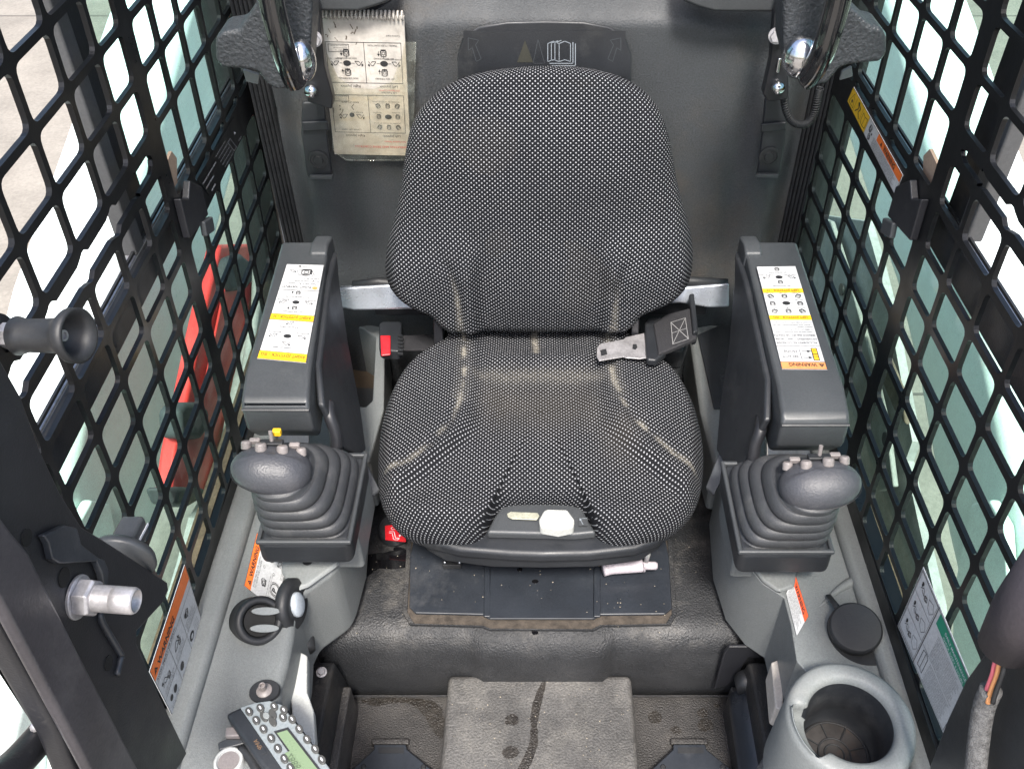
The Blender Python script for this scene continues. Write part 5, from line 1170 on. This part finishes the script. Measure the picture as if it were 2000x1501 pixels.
# pedals
for sx, cx_ in ((-1, 765), (1, 1350)):
    t = thing('foot_pedal', ('left' if sx < 0 else 'right') + ' black foot pedal with a slotted hinge, in the ' + ('left' if sx < 0 else 'right') + ' foot well', 'pedal', at(cx_, 1480, z=.11), 'pedals in the foot wells')
    b = BM(); prism(b, poly([(cx_ - 85, 1508), (cx_ - 35, 1462), (cx_ - 35, 1452), (cx_ + 28, 1452), (cx_ + 30, 1462), (cx_ + 92, 1512), (cx_ + 92, 1620), (cx_ - 85, 1620)], z=.118), (0, 0, -.012)); obj('pad', b, PLATEM, t, bev=.002)
    b = BM(); prism(b, poly([(cx_ - 26, 1459), (cx_ + 24, 1459), (cx_ + 24, 1470), (cx_ - 26, 1470)], z=.1182), (0, 0, .0012)); obj('hinge_slot', b, RUBBER, t)
    b = BM(); prism(b, poly([(cx_ - 40, 1440), (cx_ + 34, 1440), (cx_ + 34, 1452), (cx_ - 40, 1452)], z=.112), (0, 0, -.008)); obj('hinge_block', b, WELLM, t, bev=.003)
    for dx, dy in ((-55, 1497), (62, 1497)):
        b = BM(); c = at(cx_ + dx, dy, z=.1185); lathe(b, c, (0, 0, 1), [(.0045, 0), (.003, .0015)], 12); obj('rivet', b, RUBBER, t)
wet('wet_patch', ((1060, 1328), (1068, 1330), (1058, 1370), (1048, 1420), (1052, 1450), (1040, 1485), (1022, 1520), (1000, 1520), (1025, 1475), (1038, 1440), (1035, 1390), (1048, 1350)), .1802, fl, amp=.0035, seed=9, m=DAMP)
wet('wet_patch', ((700, 1366), (760, 1360), (850, 1366), (870, 1400), (870, 1450), (845, 1430), (830, 1395), (800, 1372), (760, 1372), (735, 1380), (705, 1370)), .1003, fl, amp=.0045, seed=12, m=DAMP)
for px, py, r_, z_ in ((1000, 1405, 15, .1802), (998, 1468, 17, .1802), (1372, 1392, 12, .1003), (1378, 1415, 18, .1003), (1320, 1425, 11, .1003), (1400, 1378, 7, .1003), (1280, 1400, 16, .1003)):
    wet('damp_spot', [(px + r_ * math.cos(q), py + r_ * .8 * math.sin(q)) for q in (0, .9, 1.8, 2.7, 3.6, 4.5, 5.4)], z_, fl, amp=.0035, seed=px, h=.0004, m=DAMP)

# emergency exit knob with red tag, slide handle, peanut shell
t = thing('release_knob', 'black round knob with bright red pictogram tag left of the seat', 'knob', at(772, 1045, z=.28))
c = at(772, 1042, z=.285); b = BM(); lathe(b, c, (0, 0, 1), [(.026, 0), (.029, .004), (.029, .018), (.026, .022)], 36); obj('disc', b, RUBBER, t, smooth=False, bev=.002)
L = Label(poly(((752, 1027), (771, 1014), (798, 1032), (792, 1058), (756, 1054)), z=.3085)[0:1] + poly(((790, 1022), (793, 1058), (753, 1054)), z=.3085), [REDPL, WHITEINK], .0012)
L.poly([(.3, .2), (.5, .12), (.62, .3), (.35, .32)], 1, .0009, True); L.poly([(.2, .45), (.45, .45), (.5, .85), (.7, .85), (.6, .95)], 1, .0011); L.poly([(.2, .55), (.35, .55), (.4, .95), (.6, .95)], 1, .0009); L.arrow((.85, .4), (.7, .75), 1, .001); L.done('tag', t)
t = thing('slide_handle', 'pale lilac plastic handle lying on the plate below the seat', 'handle', at(1230, 1105, z=.30))
b = BM(); p0, p1, p2, p3 = [at(x, y, z=.312) for x, y in ((1178, 1112), (1195, 1108), (1252, 1104), (1254, 1104))]
tube(b, catmull([p0, p1, (p1 + p2) / 2, p2, p3], 4), [.006] + [.0085] * 14 + [.0095] * 2 if False else .0108, 16, flat=1); obj('grip', b, PINKPL, t, smooth=True, bev=0)
b = BM(); tube(b, [at(1252, 1104, z=.312), at(1280, 1104, z=.312), at(1284, 1104, z=.312)], [.0068, .0068, .005], 14); obj('tip', b, PINKPL, t, smooth=True)
b = BM(); tube(b, [at(1262, 1098, z=.312), at(1268, 1070, z=.38)], .004, 10); obj('stem', b, WHITEPL, t, smooth=True)
b = BM(); bmesh.ops.create_uvsphere(b, u_segments=16, v_segments=12, radius=.008)
c = at(1506, 1220, z=.285)
for v in b.verts: v.co = V((v.co.x * .7, v.co.y * 1.35, v.co.z * .7)) + c
tag(obj('shell', b, NUT, smooth=True, org=c), 'small tan nut shell by the right edge of the seat box', 'nut shell')
b = BM(); rnd = random.Random(21)
for k in range(170):
    if k < 110: x = rnd.uniform(-.33, .34); y = rnd.uniform(-.185, .0); z = .2822 if not (abs(x) < .205 and y > -.165) else .2935
    else: x = rnd.uniform(-.14, .14); y = rnd.uniform(-.36, -.21); z = .1808
    r_ = rnd.uniform(.0004, .0013); vs = [b.verts.new((x + r_ * rnd.uniform(.6, 1.4) * math.cos(q), y + r_ * rnd.uniform(.6, 1.4) * math.sin(q), z)) for q in (0, 1.2, 2.4, 3.6, 4.9)]; tp_ = b.verts.new((x, y, z + r_ * .8))
    for i_ in range(5): b.faces.new((vs[i_], vs[(i_ + 1) % 5], tp_))
    b.faces.new(vs[::-1])
obj('dirt_crumbs', b, mat('pale_crumb', (.26, .23, .18), .9, var=.5, vscale=200), kind='stuff')
# painted bars between box and consoles, rubber sleeve on the right
b = BM(); pp = [(580, 1268), (600, 1278), (600, 1350), (612, 1385), (618, 1470), (585, 1440), (570, 1400), (566, 1340)]; c = at(580, 1350, z=.33)
prism(b, poly(pp, z=.40), (0, 0, -.02)); tag(obj('painted_lever', b, WHITEPL, bev=.003, org=c), 'scuffed white lever between the left console and the floor', 'lever')
b = BM(); prism(b, poly(((1506, 1292), (1520, 1286), (1531, 1345), (1529, 1388), (1514, 1380)), z=.36), (0, 0, -.05)); tag(obj('painted_lever', b, ALU, bev=.003, org=at(1550, 1320, z=.33)), 'scuffed cream lever between the right console and the seat box', 'lever')
t = thing('lever_sleeve', 'black rubber sleeve between the right console and the seat box', 'sleeve', at(1530, 1240, z=.33))
b = BM(); tube(b, [at(1520, 1150, z=.35), at(1524, 1200, z=.35), at(1533, 1222, z=.35), at(1536, 1240, z=.35), at(1545, 1290, z=.35)], [.020, .018, .015, .021, .019], 20); obj('sleeve_body', b, RUBBER, t, smooth=True)
b = BM(); tube(b, [at(590, 1170, z=.35), at(592, 1230, z=.35), at(600, 1270, z=.35)], [.016, .015, .012], 16)
tag(obj('lever_boot', b, RUBBER, smooth=True, org=at(592, 1230, z=.34)), 'black rubber boot between the left console and the seat box', 'boot')

# ================================================================== UPPER BRACKETS, PADS, GRAB BARS
def upper(sx, word):
    pad_px = [(419, 78), (428, 64), (466, 58), (498, 10), (512, -60), (612, -60), (608, 60), (603, 140), (578, 168), (545, 178), (522, 168), (503, 142), (472, 136), (432, 134), (420, 118)] if sx < 0 else [(1733, 75), (1724, 55), (1700, 50), (1662, 12), (1650, -60), (1529, -60), (1529, 90), (1545, 150), (1575, 168), (1615, 166), (1640, 135), (1660, 128), (1722, 122), (1733, 104)]
    b = BM(); prism(b, poly(pad_px, y=.16), (0, .055, 0)); o = obj('arm_pad', b, FOAM, bev=.017, seg=6, org=at(540 if sx < 0 else 1600, 90, y=.18))
    tag(o, word + ' grained black foam pad behind the ' + word + ' grab bar', 'pad', 'foam pads on the restraint arms')
    t = thing('grab_bar', 'glossy black tubular grab bar with chrome socket at the upper ' + word, 'grab bar', at(570 if sx < 0 else 1600, 140, y=.10), 'grab bars')
    pts = [(505, -190), (518, -80), (530, 0), (546, 70), (561, 120), (573, 150), (580, 162)] if sx < 0 else [(1668, -190), (1652, -80), (1637, 0), (1615, 80), (1595, 125), (1578, 148), (1566, 156)]
    b = BM(); q = catmull([at(x, y, y=.10 + .03 * max(0, (y - 100) / 60)) for x, y in pts], 6); tube(b, q, [.0145] * (len(q) - 2) + [.013, .009], 28); obj('tube', b, GLOSSBLK, t, smooth=True)
    c = at(592 if sx < 0 else 1563, 118 if sx < 0 else 112, y=.135)
    b = BM(); bmesh.ops.create_uvsphere(b, u_segments=30, v_segments=20, radius=1)
    for v in b.verts: v.co = V((v.co.x * .0155 * (1.0 if sx < 0 else 1.45), v.co.y * .02, v.co.z * .026)) + c
    obj('socket', b, CHROME, t, smooth=True)
    # steel bracket with bolts
    t = thing('arm_bracket', 'dark steel hinge bracket with bright nuts beside the ' + word + ' foam pad', 'bracket', at(610 if sx < 0 else 1515, 100, y=.34), 'hinge brackets')
    bx = [(604, -30), (616, -10), (624, 30), (634, 130), (650, 190), (648, 215), (600, 200), (596, 60)] if sx < 0 else [(1530, -30), (1512, 30), (1505, 120), (1490, 185), (1500, 200), (1540, 195), (1540, 60)]
    b = BM(); prism(b, poly(bx, y=.33), (0, .02, 0)); obj('plate', b, BLACKSTEEL, t, bev=.003)
    for (x, y), kind in ((((613, 76) if sx < 0 else (1517, 70)), 'hex'), (((608, 178) if sx < 0 else (1519, 172)), 'dome')):
        c = at(x, y, y=.325); b = BM()
        if kind == 'hex': hexbolt(b, c, (-sx * .3, -1, .2), .0085, .012); obj('hex_nut', b, ZINC, t)
        else:
            bmesh.ops.create_uvsphere(b, u_segments=24, v_segments=16, radius=.0105); bmesh.ops.translate(b, verts=b.verts, vec=c); obj('dome_nut', b, CHROME, t, smooth=True)
    c = at(612 if sx < 0 else 1521, 35 if sx < 0 else 128, y=.325); b = BM(); box(b, c, (.006, .004, .022)); obj('slot', b, ZINC if sx < 0 else CHROME, t, bev=.002)
    # hook strap with round button
    t = thing('belt_hook', 'black plastic strap with round stud on the rear panel under the ' + word + ' bracket', 'strap', at(622 if sx < 0 else 1502, 260, y=.37), 'straps with studs on the rear panel')
    hp = [(592, 195), (636, 192), (640, 250), (650, 335), (648, 346), (606, 346), (600, 335), (590, 255)] if sx < 0 else [(1492, 190), (1530, 185), (1535, 245), (1522, 335), (1518, 342), (1476, 343), (1478, 330), (1488, 245)]
    b = BM(); prism(b, poly(hp, y=.380), (0, -.010, 0)); obj('strap', b, PLASTICD, t, bev=.003, seg=3)
    hp = [(590, 236), (641, 234), (643, 252), (592, 254)] if sx < 0 else [(1486, 240), (1535, 236), (1534, 252), (1485, 256)]
    b = BM(); prism(b, poly(hp, y=.369), (0, -.005, 0)); obj('fold', b, PLASTICD, t, bev=.002)
    c = at(622 if sx < 0 else 1502, 312 if sx < 0 else 305, y=.369); b = BM(); lathe(b, c, (0, -1, 0), [(.0165, 0), (.0165, .002), (.013, .0026), (.0125, .001), (.008, .001), (.007, .003)], 32); obj('stud', b, RUBBER, t)
    b = BM(); prism(b, poly(((606, 340), (650, 340), (650, 347), (606, 347)) if sx < 0 else ((1476, 337), (1520, 337), (1519, 344), (1475, 344)), y=.365), (0, -.006, 0)); obj('end_lip', b, PLASTIC, t, bev=.001)
upper(-1, 'left'); upper(1, 'right')
for sx, pp in ((-1, ((474, 136), (506, 146), (504, 166), (480, 160))), (1, ((1664, 130), (1666, 150), (1640, 158), (1645, 140)))):
    b = BM(); prism(b, poly(pp, y=.22), (0, .006, 0)); tag(obj('metal_tab', b, GREYL, bev=.0015, org=at(*pp[0], y=.22)), 'small pale metal tab under the ' + ('left' if sx < 0 else 'right') + ' foam pad', 'tab', 'metal tabs')
# coiled cord on the right
core = catmull([at(x, y, y=.345) for x, y in ((1532, 172), (1533, 205), (1543, 232), (1560, 243), (1578, 240), (1590, 222), (1597, 192), (1602, 172))], 8)
b = BM(); q = []; n_ = len(core); turns = 46
for k in range(turns * 12):
    s_ = k / (turns * 12) * (n_ - 1.001); i = int(s_); f = s_ - i; p_ = core[i].lerp(core[i + 1], f); d = (core[i + 1] - core[i]).normalized(); u = d.cross(V((0, 1, 0))).normalized(); v = d.cross(u)
    a = 2 * math.pi * k / 12; q.append(p_ + (u * math.cos(a) + v * math.sin(a)) * .0052)
tube(b, q, .0013, 6); tag(obj('coiled_cord', b, RUBBER, smooth=True, org=core[0]), 'black coiled cord hanging in a loop beside the right strap', 'cord')

# ================================================================== FOREGROUND LEFT: DOOR POST
dp = thing('door_post', 'scratched black steel door post with holes in the left foreground', 'post', (-.38, -.5, .8))
XP = -.36
pts = [(-60, 640), (0, 700), (42, 775), (80, 880), (118, 962), (160, 1028), (200, 1052), (262, 1092), (328, 1136), (330, 1152), (318, 1178), (268, 1232), (268, 1256), (306, 1345), (366, 1470), (352, 1495), (300, 1560), (200, 1560), (-60, 1060)]
b = BM(); prism(b, poly(pts, x=XP), (-.006, 0, 0)); obj('face_plate', b, BLACKSTEEL, dp, bev=.002)
b = BM(); prism(b, poly(((-60, 960), (0, 1040), (30, 1075), (130, 1270), (262, 1520), (262, 1560), (180, 1560), (-60, 1120)), x=XP + .001), (.010, 0, 0)); obj('edge_channel', b, mat('scuffed_black_edge', (.045, .042, .047), .4, var=.25, dust=.3, dcol=(.2, .19, .18), bump=.1), dp, bev=.005, seg=3)
b = BM(); prism(b, poly(((-60, 1060), (0, 1165), (60, 1270), (190, 1501), (220, 1560), (165, 1560), (120, 1440), (0, 1225), (-60, 1120)), x=XP - .004), (-.02, 0, 0)); obj('rear_channel', b, BLACKSTEEL, dp, bev=.006, seg=3)
# stepped bracket edge
b = BM(); prism(b, poly(((86, 1045), (128, 1025), (152, 1030), (160, 1062), (196, 1090), (205, 1092), (213, 1112), (212, 1140), (206, 1150), (200, 1120), (190, 1096), (118, 1100), (104, 1092), (96, 1060)), x=XP + .0065), (-.006, 0, 0)); obj('stepped_bracket', b, PLATEM, dp, bev=.0015)
b = BM(); tube(b, catmull([at(x, y, x=XP + .002) for x, y in ((196, 1195), (200, 1215), (235, 1275), (236, 1285), (228, 1318))], 4), .0028, 8); obj('bent_spring', b, PLATEM, dp, smooth=True)
for x, y, r_ in ((51, 1049, .0050), (124, 1127, .0062), (211, 1294, .0052)):
    b = BM(); c = at(x, y, x=XP); lathe(b, c, (1, 0, 0), [(r_ * 1.25, 0), (r_ * 1.25, .0009), (r_, .001)], 24); obj('drilled_hole', b, mat('hole_black', (.002, .002, .002), .9) if x == 51 else bpy.data.materials['hole_black'], dp)
c = at(150, 1165, x=XP); ax = V((1, -.06, -.03)).normalized()
b = BM(); lathe(b, c, ax, [(.0175, 0), (.0175, .003)], 32); lathe(b, c + ax * .003, ax, [(.0155, 0), (.0155, .010), (.014, .012)], 6); obj('hex_nut', b, ZINC, dp, bev=.0008)
prf = [(.0112, .012)]
for k in range(14): prf += [(.0100, .013 + .0012 * k), (.0106, .0136 + .0012 * k)]
prf += [(.0106, .034), (.0106, .0445), (.0094, .047), (.0083, .047), (.0083, .040)]
b = BM(); lathe(b, c, ax, prf, 32); obj('threaded_bolt', b, ZINC, dp, smooth=True)
# turning knob behind the post
t = thing('turn_knob', 'black turning knob with a white pointer line behind the door post', 'knob', at(250, 1070, x=-.39))
XK = -.385; axk = (at(262, 1030, x=XK) - at(240, 1085, x=XK)).normalized(); c = at(240, 1085, x=XK)
b = BM(); lathe(b, c, axk, [(.0300, -.006), (.031, -.002), (.028, .004), (.016, .008), (.012, .012)], 36); obj('skirt', b, PLASTIC, t, smooth=True)
b = BM(); p0 = at(236, 1078, x=XK); p1 = at(266, 1022, x=XK); d = (p1 - p0); s_ = d.cross(V((1, 0, 0))).normalized() * .0115; prism(b, [p0 - s_ + V((.011, 0, 0)), p0 + s_ + V((.011, 0, 0)), p1 + s_ + V((.011, 0, 0)), p1 - s_ + V((.011, 0, 0))], (-.022, 0, 0)); obj('handle', b, PLASTIC, t, bev=.004, seg=3)
b = BM(); s2 = s_ * .12; o_ = V((.0112, 0, 0)); prism(b, [p0 - s2 + o_, p0 + s2 + o_, p1 + s2 + o_, p1 - s2 + o_], (.0006, 0, 0)); obj('pointer', b, WHITEINK, t)
# rod with flared rubber buffer
t = thing('rubber_buffer', 'black rod with flared round rubber buffer and silver nut in front of the left guard', 'buffer', at(80, 650, x=-.42))
pa = at(152, 655, x=-.38); axb = V((-1, .15, -.13)).normalized()
b = BM(); lathe(b, pa, axb, [(.0045, .016), (.008, .015), (.0120, .012), (.0155, .004), (.0205, -.002), (.0232, -.001), (.0228, .006), (.0170, .014), (.0145, .020), (.0140, .048), (.0165, .056)], 48, capb=True); obj('buffer', b, RUBBER, t, smooth=True)
b = BM(); lathe(b, pa + axb * .0155, -axb, [(.0048, 0), (.0048, .003), (.003, .003), (.003, .001)], 24); obj('screw', b, ZINC, t)
b = BM(); cyl(b, pa + axb * .05, pa + axb * .13, .006); obj('rod', b, BLACKSTEEL, t)
b = BM(); lathe(b, pa + axb * .060, axb, [(.0115, 0), (.0115, .010)], 6); obj('nut', b, ZINC, t, bev=.001)
b = BM(); lathe(b, pa + axb * .074, axb, [(.019, 0), (.020, .004), (.018, .012)], 32); obj('washer', b, RUBBER, t, smooth=True)
# tube handle bottom-left
t = thing('door_handle_tube', 'black round tube with weld at the bottom left corner', 'tube', at(60, 1450, x=-.40))
b = BM(); tube(b, catmull([at(x, y, x=-.40) for x, y in ((98, 1415), (60, 1460), (20, 1500), (-40, 1545))], 5), .0125, 20); obj('tube', b, BLACKSTEEL, t, smooth=True)
b = BM(); tube(b, catmull([at(x, y, x=-.397) for x, y in ((66, 1420), (85, 1414), (104, 1430), (112, 1446))], 4), [.0035 + .0012 * math.sin(k * 2.1) for k in range(13)], 8); obj('weld', b, ZINC, t, smooth=True)

# ================================================================== FOREGROUND RIGHT: HARNESS
t = thing('wire_harness', 'grey foam sleeve with pink and orange wires leaving a braided cable at the lower right', 'wiring', at(1940, 1330, x=.40))
XH = .40
b = BM(); tube(b, [at(2080, 1090, x=XH), at(2000, 1195, x=XH), at(1962, 1262, x=XH)], [.027, .025, .022], 24); obj('foam_sleeve', b, mat('purple_grey_foam', (.035, .030, .036), .6, bump=.2), t, smooth=True)
for k, (m_, dx) in enumerate(((WIREP, 0), (WIREO, 9), (RUBBER, 19))):
    b = BM(); tube(b, catmull([at(x + dx, y, x=XH - .004) for x, y in ((1950, 1270), (1942, 1300), (1938, 1318), (1926, 1350), (1920, 1372))], 4), .0022, 8); obj('wire', b, m_, t, smooth=True)
b = BM(); tube(b, catmull([at(x, y, x=XH) for x, y in ((1936, 1345), (1922, 1380), (1912, 1440), (1902, 1540))], 5), .0095, 18); obj('braided_cable', b, BRAID, t, smooth=True)
b = BM(); prism(b, poly(((1885, 1325), (1930, 1262), (1952, 1265), (1945, 1300), (2060, 1240), (2060, 1560), (1800, 1560), (1815, 1492), (1850, 1400)), x=XH + .022), (.012, 0, 0)); obj('cover_flap', b, PLASTICD, t, bev=.004, seg=3)
b = BM(); bmesh.ops.create_uvsphere(b, u_segments=14, v_segments=10, radius=.009); bmesh.ops.translate(b, verts=b.verts, vec=at(1948, 1272, x=XH)); obj('tape_lump', b, DIRTSEAL, t, smooth=True)
# braided hose in the right foot well corner
b = BM(); q = catmull([at(x, y, z=.25) for x, y in ((1470, 1530), (1490, 1495), (1515, 1462), (1540, 1440))], 5); tube(b, q, .006, 12); tag(obj('braided_hose', b, BRAID, smooth=True, org=q[0]), 'thin braided hose between the right foot well and the cup holder', 'hose')
